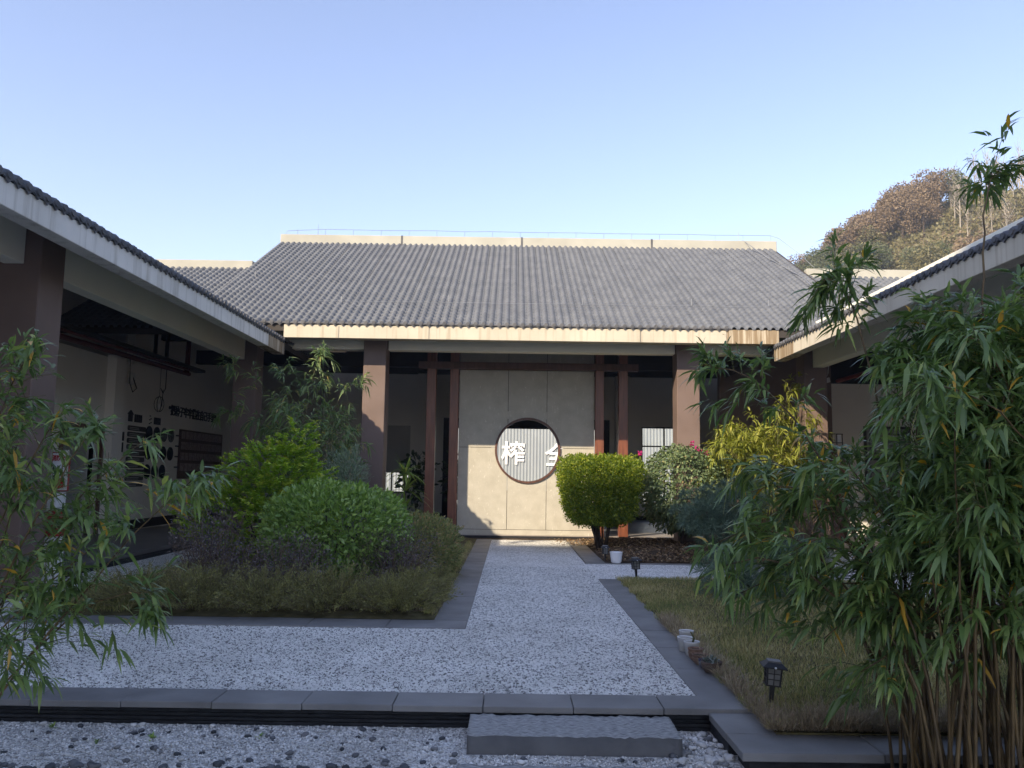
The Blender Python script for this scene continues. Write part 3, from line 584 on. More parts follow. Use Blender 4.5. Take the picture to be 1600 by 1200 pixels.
bd = thing('photo_board', 'dark red display board of small picture cards on the notice wall', 'board', (W, 25.6, 1.95))
part('backing', MB().box(W+.002, W+.03, 23.95, 27.5, 1.35, 2.78), M['board'], bd, .004)
card = MB().box(0, .012, -.13, .13, -.11, .11).mesh('card', M['board_card'], .003)
for r in range(4):
    for c in range(11): put('card', card, bd, (W+.031, 24.2+c*.305, 2.62-r*.31))
for k in range(4): part('side_clip', MB().box(W+.002, W+.02, 23.72, 23.94, 2.56-k*.3, 2.60-k*.3), M['ink'], bd)
# fire hydrant cabinet by the near column
P0 = at(90, 735, 11.4)
fs = thing('fire_sign', 'white and red fire hydrant notice board in a pale frame beside the brown column', 'sign', (P0.x, 11.4, P0.z-.3))
x0, x1 = at(75, 735, 11.4).x, at(104, 735, 11.4).x; z0, z1 = at(90, 766, 11.4).z, at(90, 703, 11.4).z
mb = MB(); r = .03; mb.box(x0, x1, 11.40, 11.44, z1-r, z1); mb.box(x0, x1, 11.40, 11.44, z0, z0+r); mb.box(x0, x0+r, 11.402, 11.438, z0+r, z1-r); mb.box(x1-r, x1, 11.402, 11.438, z0+r, z1-r)
part('frame', mb, M['ridge_paint'], fs); part('red_border', MB().box(x0+r, x1-r, 11.425, 11.436, z0+r, z1-r), M['ink_red'], fs); part('sheet', MB().box(x0+r+.012, x1-r-.012, 11.419, 11.425, z0+.17, z1-r-.012), M['white_gloss'], fs)
text('消防栓', .082, M['ink_red'], fs, ((x0+x1)/2, 11.416, z1-.14), FR, .002, .003, align='CENTER', sx=.72)
mb = MB()
for rr in range(2):
    for c in range(3): xx = x0+.055+c*.06; zz = z1-.27-rr*.11; mb.box(xx, xx+.012, 11.413, 11.418, zz, zz+.06); mb.box(xx+.012, xx+.032, 11.4135, 11.4185, zz+.01+.015*c, zz+.03+.012*c)
part('pictogram', mb, M['ink'], fs)
fc = thing('hydrant_cabinet', 'dark red fire hydrant cabinet on a white plinth behind the notice', 'cabinet', (x0-.05, 11.6, .1))
part('cabinet', MB().box(x0-.22, x0+.12, 11.46, 11.75, z0-.02, z1-.1), M['red_paint'], fc, .008); part('plinth', MB().box(x0-.2, x0+.1, 11.46, 11.73, .1, z0-.03), M['plastic_white'], fc, .01); part('handle', MB().box(x0+.02, x0+.05, 11.44, 11.462, 1.5, 1.62), M['grey_metal'], fc)
eb = thing('extinguisher_box', 'red extinguisher box with white lettering standing on the veranda floor', 'box', (x0+.05, 11.3, .62))
xa, xb = at(66, 815, 11.2).x, at(93, 815, 11.2).x; za, zb = at(80, 838, 11.2).z, at(80, 798, 11.2).z
part('box', MB().box(xa, xb, 11.2, 11.42, za, zb), M['red_paint'], eb, .008); text('灭火器', .07, M['white_gloss'], eb, ((xa+xb)/2, 11.198, (za+zb)/2), FR, .002, .001, align='CENTER')
part('stand', MB().box(xa+.02, xb-.02, 11.22, 11.4, .1, za-.002), M['plastic_white'], eb, .006)
# ---- east: front wall with lattice window, cctv, wooden post
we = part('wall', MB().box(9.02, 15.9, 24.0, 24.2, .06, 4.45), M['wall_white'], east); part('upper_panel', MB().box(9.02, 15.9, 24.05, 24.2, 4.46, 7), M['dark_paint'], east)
part('coping', MB().box(9.02, 15.9, 23.96, 24.02, 4.38, 4.47), M['dark_paint'], east)
for (a, b) in ((10.2, 11.55), (12.6, 13.9)):
    fr = frame(east, a, b, .7, 3.15, 23.97, (), (2.2,), .07, glass=False, name='lattice_window')
    part('pane', MB().box(a+.07, b-.07, 23.975, 23.985, .77, 3.08), M['frosted'], fr)
    m = MB()
    for (z0_, z1_) in ((2.3, 3.0), (.85, 2.05)):
        for q in ((a+.16, b-.16, z0_+.06, z1_-.06), (a+.16, a+.34, z0_+.06, z0_+.24), (b-.34, b-.16, z0_+.06, z0_+.24), (a+.16, a+.34, z1_-.24, z1_-.06), (b-.34, b-.16, z1_-.24, z1_-.06)):
            c, d, e, f = q; g = .02
            m.box(c, d, 23.955, 23.97, e, e+g); m.box(c, d, 23.955, 23.97, f-g, f); m.box(c, c+g, 23.956, 23.971, e, f); m.box(d-g, d, 23.956, 23.971, e, f)
    part('lattice', m, M['black_metal'], fr)
mb = MB(); mb.tube([(9.3, 8, 4.4), (9.3, 23.5, 4.4)], .06, 8); part('sprinkler_pipe', mb, M['red_paint'], east)
cc = at(1289, 599, 20.1)
cv = thing('security_camera', 'small white security camera on a curved cable arm at the column corner', 'camera', (cc.x, cc.y, cc.z))
part('housing', MB().hexa([(cc.x-.13, 20.0, cc.z-.05), (cc.x+.12, 20.05, cc.z+.03), (cc.x+.12, 20.2, cc.z+.03), (cc.x-.13, 20.15, cc.z-.05), (cc.x-.15, 20.0, cc.z+.07), (cc.x+.10, 20.05, cc.z+.15), (cc.x+.10, 20.2, cc.z+.15), (cc.x-.15, 20.15, cc.z+.07)]), M['plastic_white'], cv, .012)
part('lens', MB().lathe([(.04, -.01), (.045, .02), (.03, .03)], (cc.x-.12, 20.0, cc.z), 10), M['black_metal'], cv)
part('arm', MB().tube([(cc.x+.02, 20.1, cc.z+.1), (cc.x+.08, 20.1, cc.z+.25), (cc.x+.1, 20.1, cc.z+.42), (cc.x+.06, 20.0, cc.z+.55)], .018, 6), M['plastic_white'], cv, smooth=True)
part('cable', MB().tube([(cc.x-.02, 20.0, cc.z-.03), (cc.x-.03, 20.0, cc.z-.16), (cc.x-.01, 20.0, cc.z-.28)], .01, 5), M['plastic_white'], cv)
pp = at(1306, 735, 21.0)
wp = thing('wooden_stand', 'brown wooden stand with dark cap and lattice lamp by the corner column', 'stand', (pp.x, 21, .07))
part('body', MB().box(pp.x-.14, pp.x+.2, 20.85, 21.2, .0, at(1306, 706, 21).z), M['wood'], wp, .01); zt = at(1306, 706, 21).z
part('cap', MB().box(pp.x-.2, pp.x+.27, 20.8, 21.26, zt+.001, zt+.09), M['wood_dark'], wp, .02)
m = MB()
for dx in (-.12, .04, .18): m.box(pp.x+dx, pp.x+dx+.02, 21.0, 21.02, zt+.09, zt+.46)
for dz in (.1, .22, .44): m.box(pp.x-.12, pp.x+.2, 20.99, 21.01, zt+dz, zt+dz+.02)
part('lattice', m, M['black_metal'], wp); part('lamp_glass', MB().box(pp.x+.05, pp.x+.17, 21.03, 21.12, zt+.2, zt+.43), M['white_gloss'], wp, .01)
# ================================================================== MOON GATE WALL AND TIMBER FRAME
moon = thing('moon_gate_wall', 'pale stone screen wall with a round moon window at the end of the path', 'wall', (.4, 21.5, 0))
CX, CZ, CR = .43, 2.235, .835
cyl = MB(); k = 72
cyl.v = [(CX+CR*math.cos(a*6.28318/k), y, CZ+CR*math.sin(a*6.28318/k)) for y in (21, 22.2) for a in range(k)]
cyl.f = [tuple(range(k)), tuple(range(2*k-1, k-1, -1))]+[(a, a+k, (a+1) % k+k, (a+1) % k) for a in range(k)]
cut = put('cutter', cyl.mesh('cutter', M['stone']))
g = .006
for (a, b) in ((-1.37, -.09), (-.09, .92), (.92, 2.155)):
    for (c, d) in ((.205, 2.30), (2.30, 4.40), (4.40, 5.6)):
        o = part('stone_panel', MB().box(a+g, b-g, 21.5, 21.62, c+g, d-g), M['stone'], moon)
        if c < 4:
            md = o.modifiers.new('b', 'BOOLEAN'); md.object = cut; md.operation = 'DIFFERENCE'; md.solver = 'EXACT'
            bpy.context.view_layer.update()
            me = bpy.data.meshes.new_from_object(o.evaluated_get(bpy.context.evaluated_depsgraph_get())); o.modifiers.clear(); o.data = me
bpy.data.objects.remove(cut)
mb = MB(); mb.box(-1.36, CX-.95, 21.53, 21.64, .07, 5.58); mb.box(CX+.95, 2.145, 21.53, 21.64, .07, 5.58); mb.box(CX-.95, CX+.95, 21.53, 21.64, 3.25, 5.58); mb.box(CX-.95, CX+.95, 21.53, 21.64, .07, 1.2)
part('joint_backing', mb, M['slate_dark'], moon)
part('plinth', MB().box(-1.37, 2.155, 21.49, 21.66, .072, .20), M['stone'], moon, .004)
mb = MB(); R0, R1 = .795, .848; n = 72
for y, r in ((21.455, R0), (21.455, R1), (21.68, R1), (21.68, R0)): mb.v += [(CX+r*math.cos(a*6.28318/n), y, CZ+r*math.sin(a*6.28318/n)) for a in range(n)]
for q in range(4):
    for a in range(n): mb.f.append((q*n+a, q*n+(a+1) % n, ((q+1) % 4)*n+(a+1) % n, ((q+1) % 4)*n+a))
part('round_frame', mb, M['wood_dark'], moon)
tf = thing('timber_frame', 'red brown timber frame of four posts and a cross beam around the moon wall', 'frame', (.4, 21.35, 0))
for (a, b) in ((-2.20, -1.96), (-1.60, -1.375), (2.16, 2.38), (2.76, 3.0)): part('post', MB().box(a, b, 21.28, 21.50, .073, 6.2), M['wood'], tf, .008)
part('cross_beam', MB().box(-2.42, 3.27, 21.235, 21.46, 4.31, 4.49), M['wood_dark'], tf, .006)
# unseen block added behind the viewpoint to throw its shadow over the courtyard
blk = thing('shadow_block', 'tall plain block added behind the viewpoint to cast the courtyard shadow', 'building', (-29, -30, 0))
BH = .78*(19.5+25)-.3
part('wall', MB().box(-47, -12, -38, -25, -.3, BH), M['wall_white'], blk)
part('parapet', MB().box(-47, -12, -38, -25, BH+.002, BH+.3), M['wall_grey'], blk)
wm = MB().box(-.8, .8, -.03, .03, 0, 1.7).mesh('window', M['black_metal'])
for r in range(10):
    for c in range(10): put('window', wm, blk, (-45+c*3.4, -24.98, 1.4+r*3.2))

# ================================================================== PLANTS
def bez(p0, p1, p2, n):
    t = np.linspace(0, 1, n)[:, None]; p0, p1, p2 = (np.array(p, float) for p in (p0, p1, p2))
    return (1-t)**2*p0+2*t*(1-t)*p1+t*t*p2
def frond_leaves(tips, dirs, rng, per=(4, 8), ln=(.10, .18), wd=.024, spread=.9, droop=.5):
    """fans of hanging bamboo leaves at twig tips"""
    P = []; A = []; N = []; LN = []
    for p, d in zip(tips, dirs):
        k = rng.integers(*per)
        for j in range(k):
            a = d+rng.normal(0, spread*.55, 3)+np.array([0, 0, -.12-.3*rng.random()]); a /= np.linalg.norm(a)+1e-9
            P.append(p-d*rng.random()*.14+rng.normal(0, .008, 3)); A.append(a); nn = np.array([0, 0, 1.])+rng.normal(0, .35, 3); N.append(nn); LN.append(rng.uniform(*ln))
    return P, A, N, LN
def bamboo(label, base, culms, seed, leafmat, culmmat, name='bamboo', ln=(.10, .18), wd=.026, per=(4, 8), start=.35, node=.11, blen=(.15, .5), rr=(.011, .0025), group=None, tw=(1, 4), bushy=1.0, twigmat='culm_green', droop=.45):
    """culms: (base point, control point, tip); one mesh per culm, foliage and side twigs one part each"""
    rng = np.random.default_rng(seed); t = thing(name, label, 'bamboo', base, group)
    P = []; A = []; N = []; LN = []; tw_mb = MB()
    for cu in culms:
        p0, p1, p2 = cu[:3]; st = cu[3] if len(cu) > 3 else start; dens = (cu[4] if len(cu) > 4 else 1)*bushy
        L_ = np.linalg.norm(np.array(p2)-np.array(p0)); n = max(8, int(L_/.16)); C = bez(p0, p1, p2, n); C[1:-1] += rng.normal(0, .006, (n-2, 3))
        part('culm', MB().tube([tuple(c) for c in C], rr[0], 6, rr[1]), M[culmmat], t, smooth=True)
        m = int(L_*(1-st)/node*dens)
        for u in np.sort(rng.uniform(st, 1, m)):
            x = u*(n-1); i = min(int(x), n-2); p = C[i]+(C[i+1]-C[i])*(x-i); tg = C[i+1]-C[i]; tg /= np.linalg.norm(tg)
            s = rng.normal(size=3); s -= tg*(s@tg); s /= np.linalg.norm(s); d = tg*.55+s*.75+np.array([0, 0, .12]); d /= np.linalg.norm(d)
            bl = rng.uniform(*blen)*(1.15-.55*u); q = p+d*bl; q2 = q+np.array([0, 0, -.12*bl])
            mid = p+d*bl*.5+np.array([0, 0, .03*bl]); tw_mb.tube([p, mid, q2], .0028, 4, .001, cap=False)
            tips = [q2]; dirs = [unit((q2-mid)[None])[0]]
            for _ in range(rng.integers(*tw)):
                f = rng.uniform(.3, .95); b0 = p+(q2-p)*f; dd = d+rng.normal(0, .6, 3); dd /= np.linalg.norm(dd); e = b0+dd*bl*rng.uniform(.2, .5); tips.append(e); dirs.append(dd)
            r = frond_leaves(tips, dirs, rng, per, ln); P += r[0]; A += r[1]; N += r[2]; LN += r[3]
        r = frond_leaves([C[-1]], [unit((C[-1]-C[-2])[None])[0]], rng, per, ln); P += r[0]; A += r[1]; N += r[2]; LN += r[3]
    if tw_mb.v: part('twigs', tw_mb, M[twigmat], t, kind='stuff')
    LN = np.array(LN); tint = rng.beta(1.6, 2.2, len(P)); tint[rng.random(len(P)) < .018] = 1.0
    put('foliage', leaf_mesh('foliage', P, A, N, LN, wd*(.7+.6*rng.random(len(P)))*LN/np.mean(ln), L[leafmat], droop, tint), t)
    return t
def arch(b, tip, lift=.6, lean=.25):
    b = np.array(b, float); tip = np.array(tip, float); c = b+(tip-b)*lean; c[2] = max(tip[2], b[2])+lift*.5; return (b, c, tip)
# --- the big clump on the right, rooted in the front gravel
rg = np.random.default_rng(21); cul = []
def rb(): return (rg.uniform(2.25, 3.35), rg.uniform(4.35, 5.05), -.17)
def tip(x, y, d): v = at(x, y, d); return (v.x, v.y, v.z)
specific = [((2.45, 5.0), (1100, 572, 5.6), .0, .35), ((2.5, 4.9), (1282, 438, 5.3), .25, .30), ((2.7, 4.8), (1556, 262, 4.8), .0, .12, .8), ((2.4, 4.9), (1092, 905, 5.0), 1.1, .35), ((2.35, 4.75), (1120, 848, 5.2), .9, .35),
            ((2.5, 4.95), (1170, 770, 5.4), .7, .3), ((2.45, 4.8), (1240, 860, 4.9), .9, .3), ((2.55, 4.7), (1310, 960, 4.8), 1.0, .3), ((2.6, 4.7), (1400, 560, 5.0), .4, .25),
            ((2.7, 4.6), (1500, 500, 4.9), .1, .2), ((2.8, 4.7), (1440, 520, 5.1), .1, .2), ((2.9, 4.7), (1570, 500, 5.0), .1, .2), ((3.0, 4.6), (1610, 470, 4.9), .1, .2), ((2.4, 5.0), (1180, 720, 5.8), .1, .3, .6), ((2.5, 5.0), (1275, 700, 5.8), .1, .3, .7),
            ((2.4, 5.0), (1150, 930, 5.3), 1.0, .3), ((2.6, 4.5), (1380, 860, 4.6), 1.0, .3), ((2.9, 4.5), (1480, 620, 4.7), .6, .2), ((2.8, 4.5), (1420, 740, 4.6), .8, .2), ((2.5, 4.9), (1230, 800, 5.5), .6, .3)]
for (b, tp, lift, lean, *rest) in specific:
    st = rest[0] if rest else (.45 if tp[1] > 600 else .5)
    cul.append(arch((b[0]+rg.normal(0, .05), b[1]+rg.normal(0, .05), -.17), tip(*tp), lift, lean)+(st, .9 if tp[0] > 1150 else .75))
for px, py, d in ((1285, 1000, 4.9), (1345, 1050, 4.7), (1240, 935, 5.1), (1400, 1010, 4.7), (1480, 960, 4.6), (1550, 1000, 4.6), (1330, 920, 5.0), (1430, 900, 4.8), (1600, 940, 4.7), (1200, 880, 5.2)):
    b = rb(); cul.append(arch((min(b[0], 2.8), b[1], -.17), tip(px, py, d), rg.uniform(.7, 1.2), .25)+(.45, .9))
for i in range(44):
    b = rb(); px = rg.uniform(1430, 1680); py = rg.uniform(500, 900); cul.append(arch(b, tip(px, py, b[1]+rg.uniform(-.35, .5)), rg.uniform(.0, .4 if py < 650 else .9), .25)+(rg.uniform(.35, .5), 1.0))
for i in range(34):
    b = rb(); cul.append((np.array(b), np.array(b)+np.array([rg.normal(0, .05), 0, 1]), np.array(b)+np.array([rg.normal(-.12, .3), rg.normal(.1, .2), rg.uniform(1.2, 2.2)]), .6, .5))
bamboo('tall green bamboo clump rooted in the gravel, arching over the lawn', (2.7, 4.7, -.165), cul, 5, 'bamboo', 'culm', ln=(.085, .165), wd=.020, per=(5, 11), node=.066, blen=(.16, .5), rr=(.0105, .003), bushy=.95, droop=.35)
# --- the clump that leans in from the left edge
rg = np.random.default_rng(31); cul = []
for (ct, tp, st, dn) in (((120, 905, 4.0), (318, 735, 4.0), .4, 1.0), ((30, 820, 3.9), (155, 655, 3.9), .45, 1.0), ((10, 760, 4.1), (100, 640, 4.1), .45, 1.0), ((60, 830, 4.0), (200, 740, 4.1), .4, 1.0), ((70, 905, 4.1), (238, 925, 4.1), .35, 1.0), ((30, 880, 3.8), (170, 850, 3.9), .35, 1.0),
        ((-30, 640, 4.1), (62, 530, 4.1), .6, .9), ((-30, 700, 4.2), (40, 620, 4.2), .5, .9), ((-10, 980, 3.7), (40, 1000, 3.6), .5, .8), ((60, 800, 4.3), (225, 688, 4.3), .6, .45), ((0, 800, 4.0), (45, 770, 4.0), .4, .7), ((0, 900, 3.9), (90, 930, 3.9), .4, 1.0), ((0, 880, 4.2), (110, 800, 4.2), .4, .6),
        ((-60, 600, 4.2), (15, 560, 4.2), .5, .9), ((-80, 700, 4), (10, 720, 4), .4, 1), ((-20, 820, 4.3), (30, 690, 4.3), .4, 1)):
    b = (rg.uniform(-3.1, -2.75), rg.uniform(3.75, 4.3), -.17); cul.append((np.array(b), np.array(tip(*ct)), np.array(tip(*tp)), st, dn))
bamboo('green bamboo clump leaning in beside the near brown column', (-2.95, 4.0, -.165), cul, 6, 'bamboo', 'culm', ln=(.065, .13), wd=.0165, per=(4, 9), node=.064, blen=(.12, .36), rr=(.007, .002), droop=.3, tw=(1, 3))
# --- bamboo behind the lime bush, catching the sun at its top
rg = np.random.default_rng(41); cul = []
for i in range(34):
    b = (rg.uniform(-4.6, -3.2), rg.uniform(15.2, 17.6), .05); px = rg.uniform(375, 565); top = 585+abs(px-500)*.55 if px < 500 else 575+(px-500)*1.4
    py = top+rg.random()**1.6*160; cul.append(arch(b, tip(px, py, b[1]+rg.uniform(-.4, .4)), rg.uniform(-.1, .5), .2)+(.3, 1.0))
for px, py in ((508, 556), (436, 580), (356, 572), (562, 600), (348, 640), (572, 690)): b = (rg.uniform(-4.6, -3.4), rg.uniform(15.8, 17), .05); cul.append(arch(b, tip(px, py, b[1]), .1, .25)+(.3, 1.3))
bamboo('olive green bamboo thicket behind the lime bush, in front of the dark hall', (-3.9, 16.4, .05), cul, 7, 'bamboo_back', 'culm_green', ln=(.14, .24), wd=.032, per=(3, 6), node=.17, blen=(.22, .6), rr=(.010, .003), tw=(1, 3))
# --- yellow-lit bamboo by the corner column
rg = np.random.default_rng(43); cul = []
for i in range(64):
    b = (rg.uniform(4.6, 6.8), rg.uniform(18.2, 20.0), .05); px = rg.uniform(1098, 1300); top = 645+abs(px-1215)*.35
    py = top+rg.random()**1.4*110; cul.append(arch(b, tip(px, py, b[1]+rg.uniform(-.3, .3)), rg.uniform(-.1, .4), .2)+(.2, 1.0))
for px, py in ((1243, 598), (1232, 640), (1130, 672), (1270, 650), (1150, 690), (1108, 718)): b = (rg.uniform(5.2, 6.4), rg.uniform(18.6, 19.4), .05); cul.append(arch(b, tip(px, py, b[1]), .1, .2)+(.3, 1.3))
bamboo('yellow green bamboo glowing in the sun beside the corner column', (5.6, 19, .05), cul, 8, 'bamboo_yellow', 'culm_green', ln=(.13, .23), wd=.032, per=(3, 6), node=.16, blen=(.2, .55), rr=(.009, .003), tw=(1, 3))

def crown_points(n, c, r, seed, power=2.0, lump=.16, ls=3.0, shell=.35, taper=0.0, flat=None):
    """points in a lumpy super-ellipsoid, mostly near its surface, with outward directions"""
    rng = np.random.default_rng(seed); D = unit(rng.normal(size=(n, 3)))
    k = (np.abs(D)**power).sum(1)**(-1/power); u = 1-shell*rng.random(n)**1.7
    lumpf = 1+lump*vnoise(D*2, ls, seed)+.5*lump*vnoise(D*2, ls*2.7, seed+3)
    P = D*(k*u*lumpf)[:, None]
    if taper: P[:, :2] *= (1+taper*P[:, 2])[:, None]
    P = P*np.array(r)+np.array(c); O = unit(D/np.array(r)); return P, O, rng
def shrub(name, label, cat, base, c, r, n, ln, wd, lm, seed, power=2, lump=.16, ls=3, shell=.4, up=.35, rand=.9, taper=0, stems=7, stem_r=.02, bark='bark', group=None, shape='leaf', zmin=None, extra=None, stem_spread=.5, droop=.1):
    t = thing(name, label, cat, base, group); P, O, rng = crown_points(n, c, r, seed, power, lump, ls, shell, taper)
    if zmin is not None: k = P[:, 2] > zmin; P, O = P[k], O[k]
    A = O+rng.normal(0, rand, P.shape)*.7+np.array([0, 0, up]); N = O+rng.normal(0, .5, P.shape)+np.array([0, 0, .4])
    lns = ln*(.6+.8*rng.random(len(P))); put('foliage', leaf_mesh('foliage', P, A, N, lns, wd*(.7+.6*rng.random(len(P))), L[lm], droop, rng.beta(1.7, 1.9, len(P)), shape), t)
    for i in range(stems):
        a = rng.uniform(0, 6.28); s = stem_spread*rng.random()**.5
        e = np.array(c)+np.array([math.cos(a)*r[0]*s*1.4, math.sin(a)*r[1]*s*1.4, r[2]*rng.uniform(-.2, .6)]); b0 = np.array(base)+np.array([math.cos(a), math.sin(a), 0])*stem_r*2*rng.random()
        part('stem', MB().tube([tuple(b0), tuple((b0+e)/2+rng.normal(0, .03, 3)+np.array([(e-b0)[0]*.1, (e-b0)[1]*.1, 0])), tuple(e)], stem_r, 6, stem_r*.35), M[bark], t, smooth=True)
    return t
# ---- left bed
def sprays(name, label, base, tiers, lm, seed, ln, wd, per, cat='bush', stems=8):
    """bush of flat leafy sprays: points clustered on many short shoots"""
    t = thing(name, label, cat, base); rng = np.random.default_rng(seed); P = []; A = []; N = []; T = []
    tw = MB()
    for (c, r, n) in tiers:
        S, O, _ = crown_points(n, c, r, seed+len(P), 2, .2, 3, .35)
        for s, o in zip(S, O):
            d = np.array([o[0], o[1], .15*o[2]+.25+.3*rng.random()]); d /= np.linalg.norm(d); L_ = rng.uniform(.10, .22)
            k = per; u = rng.random(k); side = np.cross(d, [0, 0, 1.]); side /= np.linalg.norm(side)+1e-9
            sg = np.where(rng.random(k) < .5, -1, 1)[:, None]
            P.append(s+d*(u*L_)[:, None]+rng.normal(0, .008, (k, 3))); A.append(d*.6+side*sg*.8+rng.normal(0, .25, (k, 3))); N.append(np.tile([0, 0, 1.], (k, 1))+rng.normal(0, .3, (k, 3)))
            h = np.clip((o[2]+.3), 0, 1); T.append(np.clip(rng.beta(2, 2.4)*.6+.45*u+rng.normal(0, .08, k), 0, 1))
    P = np.concatenate(P); A = np.concatenate(A); N = np.concatenate(N); T = np.concatenate(T)
    put('foliage', leaf_mesh('foliage', P, A, N, ln*(.7+.6*rng.random(len(P))), wd*(.7+.6*rng.random(len(P))), L[lm], .1, T, 'leaf'), t)
    c, r, _ = tiers[0]
    for i in range(stems):
        a = rng.uniform(0, 6.28); e = np.array(c)+np.array([math.cos(a)*r[0]*.6, math.sin(a)*r[1]*.6, r[2]*.4]); part('stem', MB().tube([base, tuple((np.array(base)+e)/2+rng.normal(0, .04, 3)), tuple(e)], .02, 6, .006), M['bark'], t, smooth=True)
    return t
sprays('lime_bush', 'broad lime green bush of layered sprays in front of the bamboo thicket', (-4.05, 14.0, .05), [((-4.22, 14.0, .80), (1.22, 1.05, .78), 900), ((-3.95, 14.0, 1.45), (.82, .74, .62), 460), ((-3.62, 14.1, 2.0), (.24, .24, .42), 70)], 'lime', 51, .06, .03, 26)
shrub('glossy_bush', 'rounded glossy green bush in the middle of the planted bed', 'bush', (-2.5, 11.9, .05), (-2.48, 11.9, .78), (1.0, .92, .66), 9000, .085, .036, 'glossy', 52, 2.3, .10, 3, .35, .35, .8, stems=8)
shrub('brown_bush', 'low rounded brownish green bush at the path side of the bed', 'bush', (-1.45, 13.3, .05), (-1.45, 13.3, .46), (.66, .85, .50), 12000, .05, .02, 'brown_shrub', 53, 2.3, .12, 4, .35, .7, .6, stems=7, zmin=.03)
shrub('grey_juniper', 'grey green juniper bush beside the shaded column', 'bush', (-3.1, 15.6, .05), (-3.05, 15.4, 1.25), (.42, .42, .80), 6000, .09, .008, 'juniper', 54, 2, .2, 3, .6, .8, .6, stems=6)
shrub('grey_juniper', 'small grey green juniper tuft below the spiky potted plant', 'bush', (-2.45, 17.2, .05), (-2.45, 17.2, .52), (.36, .36, .48), 3500, .09, .008, 'juniper', 55, 2, .2, 3, .6, .8, .6, stems=5)
for i, (x, y, z, rx, rz_, n, lab) in enumerate(((-3.95, 11.0, .58, .44, .56, 2600, 'dark purplish twiggy shrub between the lime bush and the glossy bush'), (-2.75, 10.75, .42, .5, .40, 2200, 'dark leafless looking shrub in front of the glossy bush'), (-1.55, 11.4, .45, .55, .46, 2600, 'dark twiggy shrub between the glossy bush and the path'), (-3.6, 10.9, .35, .5, .36, 1800, 'low dark twiggy shrub behind the heather'))):
    t = shrub('twiggy_shrub', lab, 'shrub', (x, y, .04), (x, y, z), (rx, rx*.9, rz_), n, .034, .014, 'purple', 60+i, 2, .3, 3, .8, .4, 1.0, stems=9, stem_r=.007, bark='twig', zmin=.05)
    mb = MB(); rr = np.random.default_rng(70+i)
    for k in range(90):
        a = rr.uniform(0, 6.28); s = rr.random()**.5; b0 = (x+.15*math.cos(a)*s, y+.15*math.sin(a)*s, .04); h = z+rz_*rr.uniform(-.2, 1.1); e = (x+rx*1.1*s*math.cos(a), y+rx*s*math.sin(a), h)
        md = ((b0[0]*.5+e[0]*.5)+rr.normal(0, .04), (b0[1]+e[1])/2+rr.normal(0, .04), h*.55); mb.tube([b0, md, e], .004, 4, .0015, cap=False)
        for q in range(3): f = rr.uniform(.4, .9); p = [md[j]+(e[j]-md[j])*f for j in range(3)]; mb.tube([p, [p[0]+rr.normal(0, .08), p[1]+rr.normal(0, .08), p[2]+rr.uniform(.02, .14)]], .0022, 3, .001, cap=False)
    part('branches', mb, M['twig'], t, kind='stuff')
# heather hummocks along the front edge
for i, (x, y, rx, h, lab) in enumerate(((-4.35, 9.95, .62, .46, 'spreading olive heather clump at the grassy end of the bed'), (-3.6, 9.78, .72, .58, 'olive brown heather clump beside the grassy end clump'), (-2.8, 9.74, .70, .56, 'dense dark olive heather clump in front of the dark shrub'), (-2.05, 9.81, .70, .62, 'brown tinged heather clump near the bed corner'), (-1.3, 9.81, .58, .60, 'brownish heather clump at the slate corner of the bed'), (-1.28, 10.9, .50, .66, 'dusky heather clump along the path edging'), (-1.28, 12.0, .46, .64, 'upright brown heather clump below the brown bush'))):
    t = thing('heather', lab, 'shrub', (x, y, .03)); rr = np.random.default_rng(90+i); P = []; A = []; N = []; T = []; mb = MB()
    for k in range(300):
        a = rr.uniform(0, 6.28); s = rr.random()**.6; d = np.array([math.cos(a)*s*1.2, math.sin(a)*s*1.1, .35+.8*(1-s)]); d /= np.linalg.norm(d); b0 = np.array([x+.3*rx*s*math.cos(a), y+.3*rx*s*math.sin(a), .03]); Ls = rx*rr.uniform(.55, 1.05)*(.65+.4*s); Ls = min(Ls, h/max(d[2], .2)*rr.uniform(.75, 1.1))
        e = b0+d*Ls+np.array([0, 0, -.05*s]); mb.tube([b0, (b0+e)/2+rr.normal(0, .02, 3), e], .0028, 3, .001, cap=False)
        m = 40; u = rr.uniform(.3, 1.05, m)[:, None]; P.append(b0+(e-b0)*u+rr.normal(0, .014, (m, 3))); A.append(d+rr.normal(0, .55, (m, 3))+[0, 0, .2]); N.append(rr.normal(size=(m, 3))); T.append(np.clip(rr.beta(2, 2.2)*.7+.3*rr.random(m), 0, 1))
    P = np.concatenate(P); P[:, 2] = np.maximum(P[:, 2], .03)
    put('foliage', leaf_mesh('foliage', P, np.concatenate(A), np.concatenate(N), rr.uniform(.022, .055, len(P)), .008, L['heather'], .05, np.concatenate(T)), t); part('branches', mb, M['twig'], t, kind='stuff')
# dracaena with strap leaves
def rosette(t, c, n, ln, wd, lm, seed, up=.4, droop=.55, segs=5):
    rr = np.random.default_rng(seed); V = []; Q = []; T = []
    for k in range(n):
        a = rr.uniform(0, 6.28); el = rr.uniform(-.1, 1.2); d = np.array([math.cos(a)*math.cos(el), math.sin(a)*math.cos(el), math.sin(el)]); L_ = ln*rr.uniform(.65, 1.1); s = np.array([-math.sin(a), math.cos(a), 0.]); b = len(V); tv = rr.random()
        for i in range(segs+1):
            u = i/segs; p = np.array(c)+d*L_*u+np.array([0, 0, -droop*L_*u*u*(1.1-el*.6)]); w_ = wd*.5*(math.sin(math.pi*min(.12+u*.9, 1))**.7 if u < 1 else .02); V += [p-s*w_, p+s*w_]
            if i: Q.append((b+2*i-2, b+2*i-1, b+2*i+1, b+2*i)); T.append(tv)
    return put('foliage', np_mesh('foliage', V, Q, None, L[lm], np.array(T)), t)
